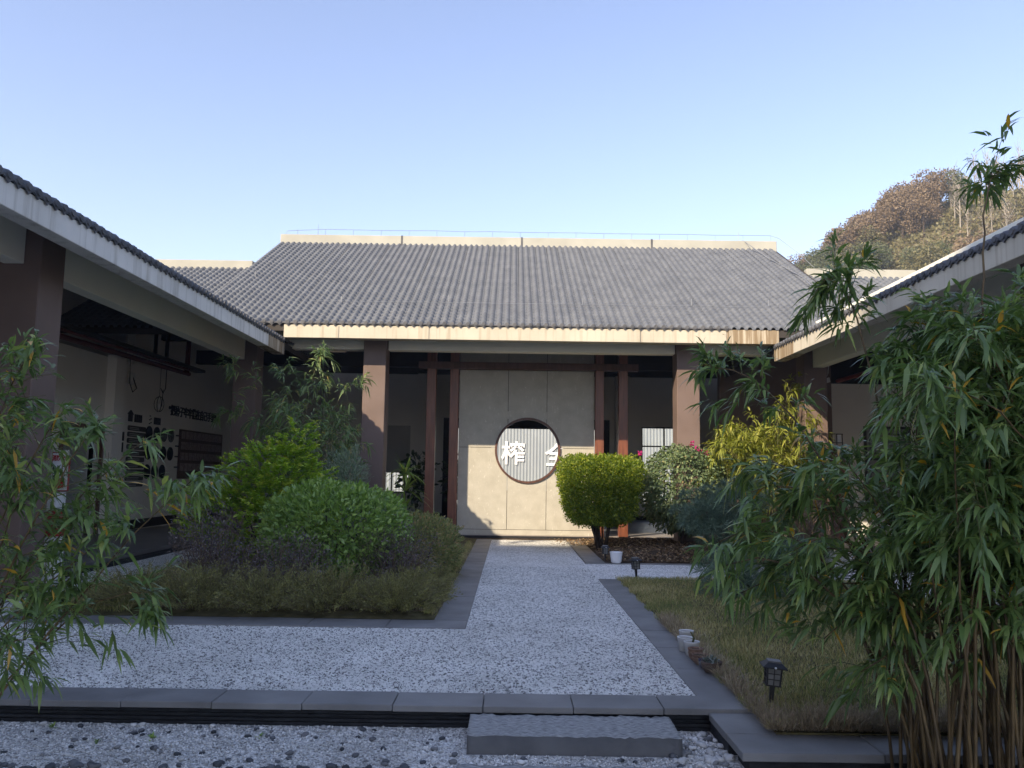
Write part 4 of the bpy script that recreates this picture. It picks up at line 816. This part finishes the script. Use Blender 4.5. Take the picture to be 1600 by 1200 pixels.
dt = thing('dracaena', 'spiky yellow green dracaena with strap leaves beside the timber post', 'plant', (-2.35, 18.6, .0))
part('stem', MB().tube([(-2.35, 18.6, 0), (-2.36, 18.6, .7), (-2.34, 18.6, 1.7)], .035, 8, .025), M['bark'], dt, smooth=True)
for i, (z, n) in enumerate(((.8, 26), (1.2, 30), (1.6, 34))): rosette(dt, (-2.35, 18.6, z), n, .62, .055, 'dracaena', 100+i)
for i, (x, y, z, lab) in enumerate(((-2.75, 24.5, 1.9, 'dark leafy rubber plant standing inside the hall by the window'), (-1.6, 25.5, 1.9, 'dark potted plant inside the hall by the timber posts'), (3.3, 25.5, 1.6, 'dark potted plant inside the hall behind the clipped bush'))):
    t = shrub('indoor_plant', lab, 'plant', (x, y, .42), (x, y, z*.66+.2), (.45, .45, .75), 260, .20, .10, 'dark_plant', 110+i, 2, .3, 3, .9, .2, .8, stems=4, stem_r=.012)
    part('pot', MB().lathe([(.14, 0), (.19, .02), (.23, .34), (.25, .36), (.25, .40), (.21, .40), (.2, .36)], (x, y, .074), 18), M['pot_brown'], t, smooth=True)
# ---- right far bed
tp = thing('clipped_bush', 'square clipped yellow green bush on a fan of short trunks', 'bush', (1.98, 18.1, .06))
P, O, rng = crown_points(40000, (1.94, 18.2, 1.30), (.80, .82, .71), 120, 6, .10, 8, .5, .14)
A = O+rng.normal(0, .65, P.shape)+[0, 0, .4]; N = O+rng.normal(0, .5, P.shape)
put('foliage', leaf_mesh('foliage', P, A, N, .052*(.6+.8*rng.random(len(P))), .028, L['topiary'], .1, rng.beta(1.8, 1.9, len(P)), 'leaf'), tp)
for i in range(13):
    a = rng.uniform(0, 6.28); s = rng.random()**.5; part('trunk', MB().tube([(1.98+.1*s*math.cos(a), 18.1+.1*s*math.sin(a), -.02), (1.98+.18*s*math.cos(a), 18.1+.18*s*math.sin(a), .3), (1.95+.40*s*math.cos(a), 18.18+.4*s*math.sin(a), .98)], .028, 7, .014), M['bark'], tp, smooth=True)
bg_ = shrub('bougainvillea', 'grey green bougainvillea bush with a few magenta flowers on top', 'bush', (3.92, 18.9, .06), (3.94, 18.9, 1.36), (.93, .85, .94), 11000, .075, .044, 'bougain', 121, 2.6, .12, 3, .35, .1, .9, stems=0, droop=.3)
part('trunk', MB().tube([(3.92, 18.9, -.02), (3.90, 18.9, .3), (3.96, 18.85, .9)], .085, 9, .06), M['bark'], bg_, smooth=True)
rr = np.random.default_rng(122); Pf = []
for (px, py) in ((1000, 708), (1001, 710), (1080, 697), (1082, 693), (1094, 704), (1105, 708), (1088, 702)):
    v = np.array(at(px, py, 18.4)); Pf.append(v+rr.normal(0, .02, (9, 3)))
Pf = np.concatenate(Pf); put('flowers', leaf_mesh('flowers', Pf, rand_dirs(len(Pf))+[0, 0, .3], rand_dirs(len(Pf)), .055, .045, L['petal'], 0, None, 'leaf'), bg_)
def pine(label, base, heads, seed, n=1400, ln=.17):
    t = thing('pine', label, 'pine', base); rr = np.random.default_rng(seed); P = []; A = []
    for (c, r) in heads:
        k = int(n*r/.4/26); S, O, _ = crown_points(k, c, (r, r, r*.75), seed, 2, .2, 3, .7)
        for s, o in zip(S, O):
            d = o+np.array([0, 0, .7]); d /= np.linalg.norm(d); m = 34; P.append(np.tile(s, (m, 1))+d*rr.random((m, 1))*.05); A.append(d*.7+rand_dirs(m)*.75)
        part('branch', MB().tube([base, tuple((np.array(base)+np.array(c))/2+np.array([0, 0, .08])), tuple(c)], .035, 7, .012), M['bark'], t, smooth=True)
    P = np.concatenate(P); A = np.concatenate(A); put('foliage', leaf_mesh('foliage', P, A, rand_dirs(len(P)), ln*rr.uniform(.7, 1.1, len(P)), .0075, L['pine'], .05), t)
    return t
pine('dark long needled pine bush beside the bougainvillea', (4.0, 16.2, .05), [((3.75, 16.0, .95), .55), ((4.4, 16.1, 1.15), .5), ((4.1, 16.2, .65), .5)], 130, 3600)
pine('low dark pine spreading over the lawn under the bamboo', (3.35, 11.2, .03), [((2.85, 11.0, .30), .42), ((3.45, 11.1, .42), .40), ((3.9, 11.3, .45), .4)], 131, 2600, .15)
# twiggy leafless shrub behind the bamboo
t = thing('bare_shrub', 'bare brown twiggy shrub behind the arching bamboo', 'shrub', (6.0, 16.6, .05)); mb = MB(); rr = np.random.default_rng(140)
for k in range(160):
    a = rr.uniform(0, 6.28); s = rr.random()**.5; b0 = (6+.2*s*math.cos(a), 16.6+.2*s*math.sin(a), .0); e = (6+1.0*s*math.cos(a), 16.6+.8*s*math.sin(a), rr.uniform(.7, 1.5)); md = ((b0[0]+e[0])/2+rr.normal(0, .05), (b0[1]+e[1])/2, e[2]*.55); mb.tube([b0, md, e], .006, 4, .002, cap=False)
    for q in range(4): f = rr.random(); p = [md[j]+(e[j]-md[j])*f for j in range(3)]; mb.tube([p, [p[0]+rr.normal(0, .12), p[1]+rr.normal(0, .12), p[2]+rr.uniform(.0, .2)]], .003, 3, .001, cap=False)
part('branches', mb, M['twig'], t, kind='stuff')

# ================================================================== GRASS, LITTER, PEBBLES
def blades(name, label, cat, xy, hfun, hgt, wd, lm, seed, lean=.45, straw=None):
    rr = np.random.default_rng(seed); n = len(xy); P = np.stack([xy[:, 0], xy[:, 1], .002+hfun(xy[:, 0], xy[:, 1])], 1); a = rr.uniform(0, 6.28, n)
    A = np.stack([np.cos(a)*lean*rr.random(n)*2, np.sin(a)*lean*rr.random(n)*2, np.ones(n)], 1); patch = .5+.5*vnoise(P, 1.6, seed); fine = .5+.5*vnoise(P, 6, seed+1)
    T = np.clip(.15+.45*patch+.25*fine+rr.normal(0, .22, n), 0, 1); N = np.stack([-np.sin(a), np.cos(a), 0*a], 1)
    o = put(name, leaf_mesh(name, P, A, np.cross(A, N), hgt*(.5+rr.random(n))*(.7+.6*fine), wd*(.7+.6*rr.random(n)), L[lm], .25, T), kind='stuff'); return tag(o, label, cat)
rr = np.random.default_rng(150)
n = 95000; u = rr.random(n)**1.35; xy = np.stack([1.70+rr.random(n)**1.25*4.0, 5.52+u*7.75], 1); xy[:, 0] += .05*np.sin(xy[:, 1]*9)+rr.normal(0, .03, n); xy = xy[xy[:, 0] > 1.66]
blades('lawn_grass', 'dry yellow green grass covering the lawn beside the path', 'grass', xy, hn, .062, .0045, 'grass', 151)
n = 14000; xy = np.stack([rr.normal(2.6, .9, n), 5.47+np.abs(rr.normal(0, .14, n))], 1); xy2 = np.stack([1.68+np.abs(rr.normal(0, .09, 5000)), rr.uniform(5.6, 9.5, 5000)], 1); xy = np.concatenate([xy, xy2]); xy = xy[xy[:, 0] > 1.66]
blades('dry_grass', 'long grey brown dead grass tufts spilling over the slate edging', 'grass', xy, hn, .13, .004, 'straw', 152, .9)
n = 42000; xy = np.stack([rr.uniform(-5.5, -.80, n), 9.6+rr.random(n)**1.3*9], 1)
blades('bed_grass', 'thin dry grass between the bushes of the planted bed', 'grass', xy, hl, .055, .0045, 'straw', 153)
n = 9000; xy = np.stack([-.86+np.abs(rr.normal(0, .05, n))-.09, rr.uniform(9.5, 19, n)], 1); blades('edge_grass', 'straw coloured grass fringe along the path edging of the bed', 'grass', xy, hl, .09, .005, 'grass', 154)
n = 9000; xy = np.stack([rr.uniform(-5.6, -4.2, n), 9.4+rr.random(n)*2.2], 1); blades('tall_grass', 'taller green brown grass at the open end of the bed', 'grass', xy, hl, .12, .005, 'grass', 155)
# leaf litter on the far bed
n = 5200; xy = np.stack([rr.uniform(1.8, 5.6, n), 15.7+rr.random(n)**1.4*5], 1); P = np.stack([xy[:, 0], xy[:, 1], .03+hf(xy[:, 0], xy[:, 1])+.01*rr.random(n)], 1)
a = rr.uniform(0, 6.28, n); A = np.stack([np.cos(a), np.sin(a), rr.normal(0, .3, n)], 1)
tag(put('leaf_litter', leaf_mesh('leaf_litter', P, A, np.tile([0, 0, 1.], (n, 1))+rr.normal(0, .4, (n, 3)), rr.uniform(.03, .08, n), .03, L['litter'], 0, None, 'leaf'), kind='stuff'), 'fallen brown leaves and bark on the far planting bed', 'leaf litter')
n = 500; xy = np.stack([rr.uniform(1.4, 2.0, n)+rr.normal(0, .25, n), rr.uniform(19.3, 21.3, n)], 1); P = np.stack([xy[:, 0], xy[:, 1], .012+.01*rr.random(n)], 1); a = rr.uniform(0, 6.28, n); A = np.stack([np.cos(a), np.sin(a), rr.normal(0, .3, n)], 1)
tag(put('leaf_litter', leaf_mesh('leaf_litter', P, A, np.tile([0, 0, 1.], (n, 1))+rr.normal(0, .4, (n, 3)), rr.uniform(.03, .07, n), .03, L['litter'], 0, None, 'leaf'), kind='stuff'), 'orange brown fallen leaves swept against the moon wall', 'leaf litter')
# stones: small chips in one mass, larger ones single
def chip_mass(name, n, xyf, size, z, mat, seed, parent):
    rr = np.random.default_rng(seed); xy = xyf(rr, n); n = len(xy); base = np.array([[1, 0, 0], [0, 1, 0], [-1, 0, 0], [0, -1, 0], [0, 0, 1], [0, 0, -1]], float)
    s = size*(.55+.9*rr.random(n))[:, None, None]*(1+.35*rr.normal(size=(n, 6, 1)).clip(-1, 1)); V = base[None]*s*np.array([1, 1, .6]); a = rr.uniform(0, 6.28, n); b = rr.normal(0, .5, n)
    ca, sa, cb, sb = np.cos(a)[:, None], np.sin(a)[:, None], np.cos(b)[:, None], np.sin(b)[:, None]
    x, y, zz = V[..., 0], V[..., 1], V[..., 2]; y, zz = y*cb-zz*sb, y*sb+zz*cb; x, y = x*ca-y*sa, x*sa+y*ca
    V = np.stack([x+xy[:, :1], y+xy[:, 1:2], zz+z+size*.15*rr.random(n)[:, None]], -1).reshape(-1, 3); i = np.arange(n)[:, None]*6
    T = np.concatenate([i+np.array([f]) for f in ((0, 1, 4), (1, 2, 4), (2, 3, 4), (3, 0, 4), (1, 0, 5), (2, 1, 5), (3, 2, 5), (0, 3, 5))])
    return put(name, np_mesh(name, V, None, T, mat), parent, kind='stuff')
def fxy(rr, n):
    p = np.stack([rr.uniform(-4.2, 4.6, n), 6.0-rr.random(n)**1.2*1.7], 1)
    return p[~((p[:, 0] > -.28) & (p[:, 0] < 1.14) & (p[:, 1] > 5.45) & (p[:, 1] < 5.96)) & ~((p[:, 0] > 1.38) & (p[:, 1] > 5.12)) & ~((p[:, 0] > -.32) & (p[:, 0] < 1.22) & (p[:, 1] > 4.84) & (p[:, 1] < 5.26))]
M['chip'] = gravel_mat('chip', [(.0, (.25, .245, .235)), (.3, (.55, .54, .51)), (.6, (.74, .725, .69)), (1, (.92, .905, .87))], 55, 0)
chip_mass('chippings', 36000, fxy, .010, -.163, M['chip'], 160, front_gravel)
def pxy(rr, n):
    a = np.stack([rr.uniform(-5.2, 1.39, n), 6.33+rr.random(n)**1.1*2.56], 1); b = np.stack([rr.uniform(-.44, 1.39, n//3), 8.9+rr.random(n//3)**1.3*6], 1); return np.concatenate([a, b])
M['path_chip'] = gravel_mat('path_chip', [(.0, (.08, .08, .08)), (.22, (.34, .335, .32)), (.36, (.86, .85, .81)), (1, (.95, .94, .90))], 66, 0)
chip_mass('chippings', 70000, pxy, .0068, -.012, M['path_chip'], 161, path)
def pebble_mesh(seed):
    bm = bmesh.new(); bmesh.ops.create_icosphere(bm, subdivisions=2, radius=1); r_ = np.random.default_rng(seed); a = r_.normal(size=(3, 3))
    for v in bm.verts: k = 1+.12*math.sin(v.co.dot(Vector(a[0]))*2.2)+.1*math.sin(v.co.dot(Vector(a[1]))*3); v.co = Vector((v.co.x*1.15*k, v.co.y*.85*k, v.co.z*.6*k))
    me = bpy.data.meshes.new('pebble'); bm.to_mesh(me); bm.free(); me.polygons.foreach_set('use_smooth', [True]*len(me.polygons)); return me
pbl = [pebble_mesh(k) for k in range(5)]; pbd = [m.copy() for m in pbl]
for m in pbl: m.materials.append(M['pebble'])
for m in pbd: m.materials.append(M['pebble_dark'])
rr = np.random.default_rng(170)
def stones(n, xf, size, dark):
    for k in range(n):
        x, y = xf(); s = size*rr.uniform(.6, 1.3); o = put('pebble', (pbd if rr.random() < dark else pbl)[k % 5], front_gravel, (x, y, -.165+s*.42), (rr.normal(0, .15), rr.normal(0, .15), rr.uniform(0, 6.28))); o.scale = (s, s, s)
stones(70, lambda: (rr.uniform(1.05, 1.42)+.0, rr.uniform(5.1, 5.95)), .024, .1)
stones(26, lambda: (rr.uniform(-4, -.35), rr.uniform(5.9, 5.98)), .022, .2)
stones(70, lambda: (rr.uniform(-3.2, -.3), rr.uniform(5.1, 5.9)), .020, .75)
stones(70, lambda: (rr.uniform(-3.2, -.3), rr.uniform(5.02, 5.2)), .026, .92)
stones(36, lambda: (rr.uniform(1.4, 3.6), rr.uniform(4.95, 5.1)), .026, .1)
stones(16, lambda: (rr.uniform(-.3, 1.2), rr.uniform(5.30, 5.45)), .018, .4)

# ================================================================== LANTERNS AND POTS
def lantern(label, loc, tilt=(0, 0), rotz=0.0, sc=1.0):
    t = thing('garden_lantern', label, 'lantern', loc, 'solar lanterns along the paths', 0)
    part_ = lambda nm, m, mt, bev=0, pa=t: put(nm, m.mesh(nm, M[mt], bev), pa, loc)
    part_('stake', MB().hexa([(-.012, -.012, -.22), (.012, -.012, -.22), (.012, .012, -.22), (-.012, .012, -.22), (-.024, -.024, .105), (.024, -.024, .105), (.024, .024, .105), (-.024, .024, .105)]), 'black_metal')
    m = MB(); h0, h1 = .105, .275; a0, a1 = .062, .070
    for sx, sy in ((-1, -1), (1, -1), (1, 1), (-1, 1)):
        b = .008; m.hexa([(sx*a0-b, sy*a0-b, h0), (sx*a0+b, sy*a0-b, h0), (sx*a0+b, sy*a0+b, h0), (sx*a0-b, sy*a0+b, h0), (sx*a1-b, sy*a1-b, h1), (sx*a1+b, sy*a1-b, h1), (sx*a1+b, sy*a1+b, h1), (sx*a1-b, sy*a1+b, h1)])
    m.box(-a0-.012, a0+.012, -a0-.012, a0+.012, h0-.008, h0+.004)
    for f in (.34, .67):
        z = h0+(h1-h0)*f; a = a0+(a1-a0)*f+.003
        for q in ((-a, a, -a-.004, -a+.004), (-a, a, a-.004, a+.004), (-a-.004, -a+.004, -a, a), (a-.004, a+.004, -a, a)): m.box(*q, z-.004, z+.004)
    for s in (-1, 1): m.box(-.004, .004, s*.068-.004, s*.068+.004, h0, h1); m.box(s*.068-.004, s*.068+.004, -.004, .004, h0, h1)
    cage = part_('cage', m, 'black_metal')
    part_('glass', MB().hexa([(-a0+.004, -a0+.004, h0), (a0-.004, -a0+.004, h0), (a0-.004, a0-.004, h0), (-a0+.004, a0-.004, h0), (-a1+.006, -a1+.006, h1), (a1-.006, -a1+.006, h1), (a1-.006, a1-.006, h1), (-a1+.006, a1-.006, h1)]), 'frosted', 0, cage)
    m = MB(); e = .118; m.box(-e, e, -e, e, h1, h1+.012); m.hexa([(-e, -e, h1+.0121), (e, -e, h1+.0121), (e, e, h1+.0121), (-e, e, h1+.0121), (-.07, -.07, h1+.05), (.07, -.07, h1+.05), (.07, .07, h1+.05), (-.07, .07, h1+.05)])
    rf = part_('roof', m, 'black_metal', .002)
    part_('solar_panel', MB().box(-.066, .066, -.066, .066, h1+.0501, h1+.068), 'slate', .003, rf); part_('sensor', MB().lathe([(.002, -.012), (.01, -.006), (.012, 0), (.008, .008), (.001, .01)], (.0, -e-.002, h1+.012), 8), 'white_gloss', 0, rf)
    t.rotation_euler = (tilt[0], tilt[1], rotz); t.scale = (sc,)*3
    return t
lantern('black solar lantern tilted in the lawn by the near slate edging', (1.855, 6.02, .09), (0, .09), -.12, .70)
lantern('black solar lantern at the lawn corner by the cross path', (2.0, 13.3, .08), (0, -.06), .2, .74)
lantern('black solar lantern standing beside the clipped bush trunks', (1.80, 15.85, .08), (0, 0), .1, .66)
def pot(label, loc, prof, mat, soil_r, soil_z, n=22, group=None):
    if loc[1] < 9: prof = [(a*.78, b*.82) for a, b in prof]; soil_r *= .78; soil_z *= .82
    t = thing('flower_pot', label, 'pot', loc, group); put('pot', MB().lathe(prof, (0, 0, 0), n, cap=False).mesh('pot', M[mat], smooth=True), t, loc); put('soil', MB().lathe([(.0005, soil_z), (soil_r, soil_z+.001), (soil_r, soil_z-.004)], (0, 0, 0), n).mesh('soil', M['soil']), t, loc)
    return t
wprof = [(.0005, .004), (.062, .004), (.062, 0), (.07, .0), (.088, .14), (.092, .145), (.092, .155), (.082, .155), (.078, .14)]
pot('glossy white pot on the slate rim before the clipped bush', (1.98, 15.62, .003), [(.0005, .004), (.08, 0), (.098, .03), (.118, .19), (.122, .205), (.112, .205), (.105, .17)], 'white_gloss', .108, .18)
pot('empty white plastic pot, topmost of the nested pair in the lawn', (1.70, 8.12, .02), wprof, 'plastic_white', .079, .12)
pot('dusty white plastic pot below the nested pair on the edging', (1.64, 7.90, .002), wprof, 'plastic_white', .079, .12)
p3 = pot('white plastic pot with a green stalk on the edging', (1.66, 7.70, .002), wprof, 'plastic_white', .079, .12)
part('stalk', MB().tube([(1.66, 7.70, .08), (1.675, 7.68, .16), (1.645, 7.67, .215)], .012, 7, .006), M['culm_green'], p3, smooth=True)
tprof = [(.0005, .003), (.05, 0), (.075, .03), (.085, .075), (.08, .10), (.09, .115), (.09, .125), (.078, .125), (.072, .1)]
pot('mottled terracotta pot beside the stalk pot', (1.655, 7.52, .002), tprof, 'terracotta', .074, .108); pot('low mottled terracotta bowl next to the blue pot', (1.66, 7.36, .002), [(a*1.05, b*.8) for a, b in tprof], 'terracotta', .078, .088)
pot('small dark blue glazed pot wedged between bowls', (1.66, 7.22, .002), [(a*.7, b*.7) for a, b in tprof], 'pot_blue', .05, .075)
pb = pot('brown bowl of grey succulents at the end of the pot row', (1.685, 7.07, .002), [(.0005, .003), (.065, 0), (.095, .03), (.108, .07), (.112, .10), (.112, .108), (.1, .108), (.095, .09)], 'pot_brown', .098, .094)
L['succulent'] = leaf_mat('succulent_leaf', [(0, (.06, .075, .06)), (1, (.18, .2, .17))], .1)
for i, (dx, dy) in enumerate(((0, 0), (.05, .03), (-.05, .02), (.02, -.05))): rosette(pb, (1.685+dx*.8, 7.07+dy*.8, .085), 16, .075, .02, 'succulent', 180+i, droop=.2, segs=3)
# ================================================================== WOODED HILL
def hill_z(x, y):
    prof = np.interp(x, [10, 30, 40, 46.7, 52.5, 57.7, 63, 71, 84, 110, 150, 220], [-3, 8, 23, 31.5, 36, 39.5, 43, 47, 49, 53, 50, 30])
    cr = np.clip(1-np.abs(y-135)/75, 0, 1); return prof*(3*cr**2-2*cr**3)**.8-.3
gx, gy = np.meshgrid(np.linspace(10, 220, 90), np.linspace(62, 208, 60)); P = np.stack([gx.ravel(), gy.ravel(), hill_z(gx.ravel(), gy.ravel())], 1); P[:, 2] += .5*vnoise(P, .25, 2)
i = (np.arange(59)[:, None]*90+np.arange(89)[None]).ravel(); put('hill', np_mesh('hill', P, np.stack([i, i+1, i+91, i+90], 1), None, M['hill'], smooth=True), kind='structure')
def hill_tree(kind, seed, lm, nl=3200):
    rr = np.random.default_rng(seed); P = []; O = []
    for k in range(7):
        c = (rr.normal(0, .9), rr.normal(0, .9), 3.2+rr.normal(0, .8)); p, o, _ = crown_points(nl//7, c, (1.5, 1.5, 1.25), seed+k, 2, .2, 3, .5); P.append(p); O.append(o)
    P = np.concatenate(P); O = np.concatenate(O); me = leaf_mesh('crown', P, O+rr.normal(0, .7, P.shape), O+rr.normal(0, .5, P.shape), .27*(.6+.8*rr.random(len(P))), .17, L[lm], .1, None, 'leaf')
    tr = MB().tube([(0, 0, -1), (.1, 0, 1.5), (.0, .1, 3.4)], .2, 6, .08); 
    for k in range(4): a = k*1.6; tr.tube([(.05, 0, 1.8), (.8*math.cos(a), .8*math.sin(a), 3.3)], .09, 5, .03)
    return me, tr.mesh('trunk', M['bark'])
def bare_tree(seed):
    rr = np.random.default_rng(seed); m = MB(); H = 6.5; m.tube([(0, 0, -1), (.1, .05, H*.5), (0, .1, H)], .11, 5, .02)
    for k in range(26):
        h = rr.uniform(1.8, H); a = rr.uniform(0, 6.28); l_ = rr.uniform(.5, 1.3); m.tube([(.05, .05, h), (l_*.5*math.cos(a), l_*.5*math.sin(a), h+l_*.7), (l_*.8*math.cos(a), l_*.8*math.sin(a), h+l_*1.4)], .035, 3, .012, cap=False)
    me = m.mesh('trunk', M['hill_bark']); P, O, _ = crown_points(140, (0, 0, 4.6), (1.0, 1.0, 2.0), seed, 2, .3, 3, .9); return leaf_mesh('crown', P, O+[0, 0, .8], O, .3, .12, L['hill_bare'], 0, None, 'leaf'), me
M['hill_bark'] = pmat('hill_bark', (.25, .22, .17), (.36, .32, .26), 3, .9)
kinds = {'rust': ('rust brown tree in the autumn wood on the hill', [hill_tree('rust', 200+k, 'hill_rust') for k in range(3)]), 'green': ('dark green tree on the wooded hill slope', [hill_tree('green', 210+k, 'hill_green') for k in range(3)]),
         'olive': ('olive yellow tree on the wooded hill slope', [hill_tree('olive', 220+k, 'hill_olive') for k in range(3)]), 'bare': ('pale bare trunked tree near the crest of the hill', [bare_tree(230+k) for k in range(3)])}
rr = np.random.default_rng(240)
def plant_tree(kind, x, y, s):
    lab, ms = kinds[kind]; cr, tr = ms[rr.integers(len(ms))]; z = float(hill_z(np.array([x]), np.array([y]))[0]); t = thing('hillside_tree', lab, 'tree', (x, y, z), kind+' trees on the hill')
    a = rr.uniform(0, 6.28)
    for nm, me in (('crown', cr), ('trunk', tr)):
        o = put(nm, me, None, (x, y, z), (0, 0, a)); o.scale = (s*rr.uniform(.9, 1.15), s*rr.uniform(.9, 1.15), s*rr.uniform(.85, 1.2)); o.parent = t; o.matrix_parent_inverse = t.matrix_basis.inverted()
cnt = 0
for row, y in enumerate(np.linspace(84, 140, 13)):
    x0_, x1_ = .325*y, .68*y
    for x in np.arange(x0_, x1_, 3.6):
        xx = x+rr.normal(0, 1.1); yy = y+rr.normal(0, 1.6); px = 797+1294*xx/yy; z = float(hill_z(np.array([xx]), np.array([yy]))[0]); py = 742-1294*(z-1.6)/yy
        if py > 470 or cnt > 330: continue
        if 1395 < px < 1530 and 372 < py < 425: continue        # bare red cutting
        q = .5+.5*math.sin(px*.021+py*.03)+rr.normal(0, .25)
        kind = 'green' if px < 1300 and rr.random() < .6 else 'bare' if px > 1500+rr.normal(0, 25) and py < 400 else ('rust' if (1370 < px < 1500 and py < 385 and q > .15) or q > .95 else ('olive' if q > .45 else 'green'))
        plant_tree(kind, xx, yy, rr.uniform(.75, 1.2)*(1.0 if kind != 'rust' else 1.15)); cnt += 1
n = 45000; X = rr.uniform(26, 100, n); Y = rr.uniform(76, 142, n); Z = hill_z(X, Y); P = np.stack([X, Y, Z+rr.random(n)*.7], 1)
tag(put('undergrowth', leaf_mesh('undergrowth', P, rand_dirs(n)+[0, 0, 1], rand_dirs(n), .6, .35, L['hill_olive'], .1, None, 'leaf'), kind='stuff'), 'olive brown undergrowth covering the hill between the trees', 'undergrowth')
gx, gy = np.meshgrid(np.linspace(0, 1, 16), np.linspace(0, 1, 10)); X = 43.5+gx*11+gy*2.5; Y = 92+gy*7; P = np.stack([X.ravel(), Y.ravel(), hill_z(X.ravel(), Y.ravel())+1.1*np.sin(np.pi*gx.ravel())**.5*np.sin(np.pi*gy.ravel())**.5], 1); P[:, 2] += .25*vnoise(P, 1.4, 9)
i = (np.arange(9)[:, None]*16+np.arange(15)[None]).ravel(); put('earth_cutting', np_mesh('earth_cutting', P, np.stack([i, i+1, i+17, i+16], 1), None, M['red_soil']), kind='structure')
# small weeds coming up in the front gravel
for i, (px, py) in enumerate(((83, 1137), (152, 1160), (237, 1155), (405, 1152), (1268, 1182))):
    v = at(px, py, 5.5); k = (-.165-CAMH)/(v.z-CAMH); wx, wy = v.x*k, v.y*k
    wd_ = thing('weed', 'tiny green weed sprouting in the front gravel', 'weed', (wx, wy, -.165), 'weeds in the front gravel'); rosette(wd_, (wx, wy, -.16), 12, .055, .014, 'glossy', 300+i, droop=.2, segs=3)

# ================================================================== THE HAZY AIR
mh = bpy.data.materials.new('haze'); mh.use_nodes = True; nh = mh.node_tree.nodes; nh.clear()
oh = nh.new('ShaderNodeOutputMaterial'); vh = nh.new('ShaderNodeVolumePrincipled'); vh.inputs['Density'].default_value = .0009; vh.inputs['Color'].default_value = (.82, .88, .95, 1); vh.inputs['Anisotropy'].default_value = .2
mh.node_tree.links.new(vh.outputs[0], oh.inputs['Volume'])
hz = put('haze', MB().box(-1000, 1000, -1000, 1600, -3.2, 72).mesh('haze', mh), kind='stuff')
tag(hz, 'thin pale haze softening the far hill', 'haze')
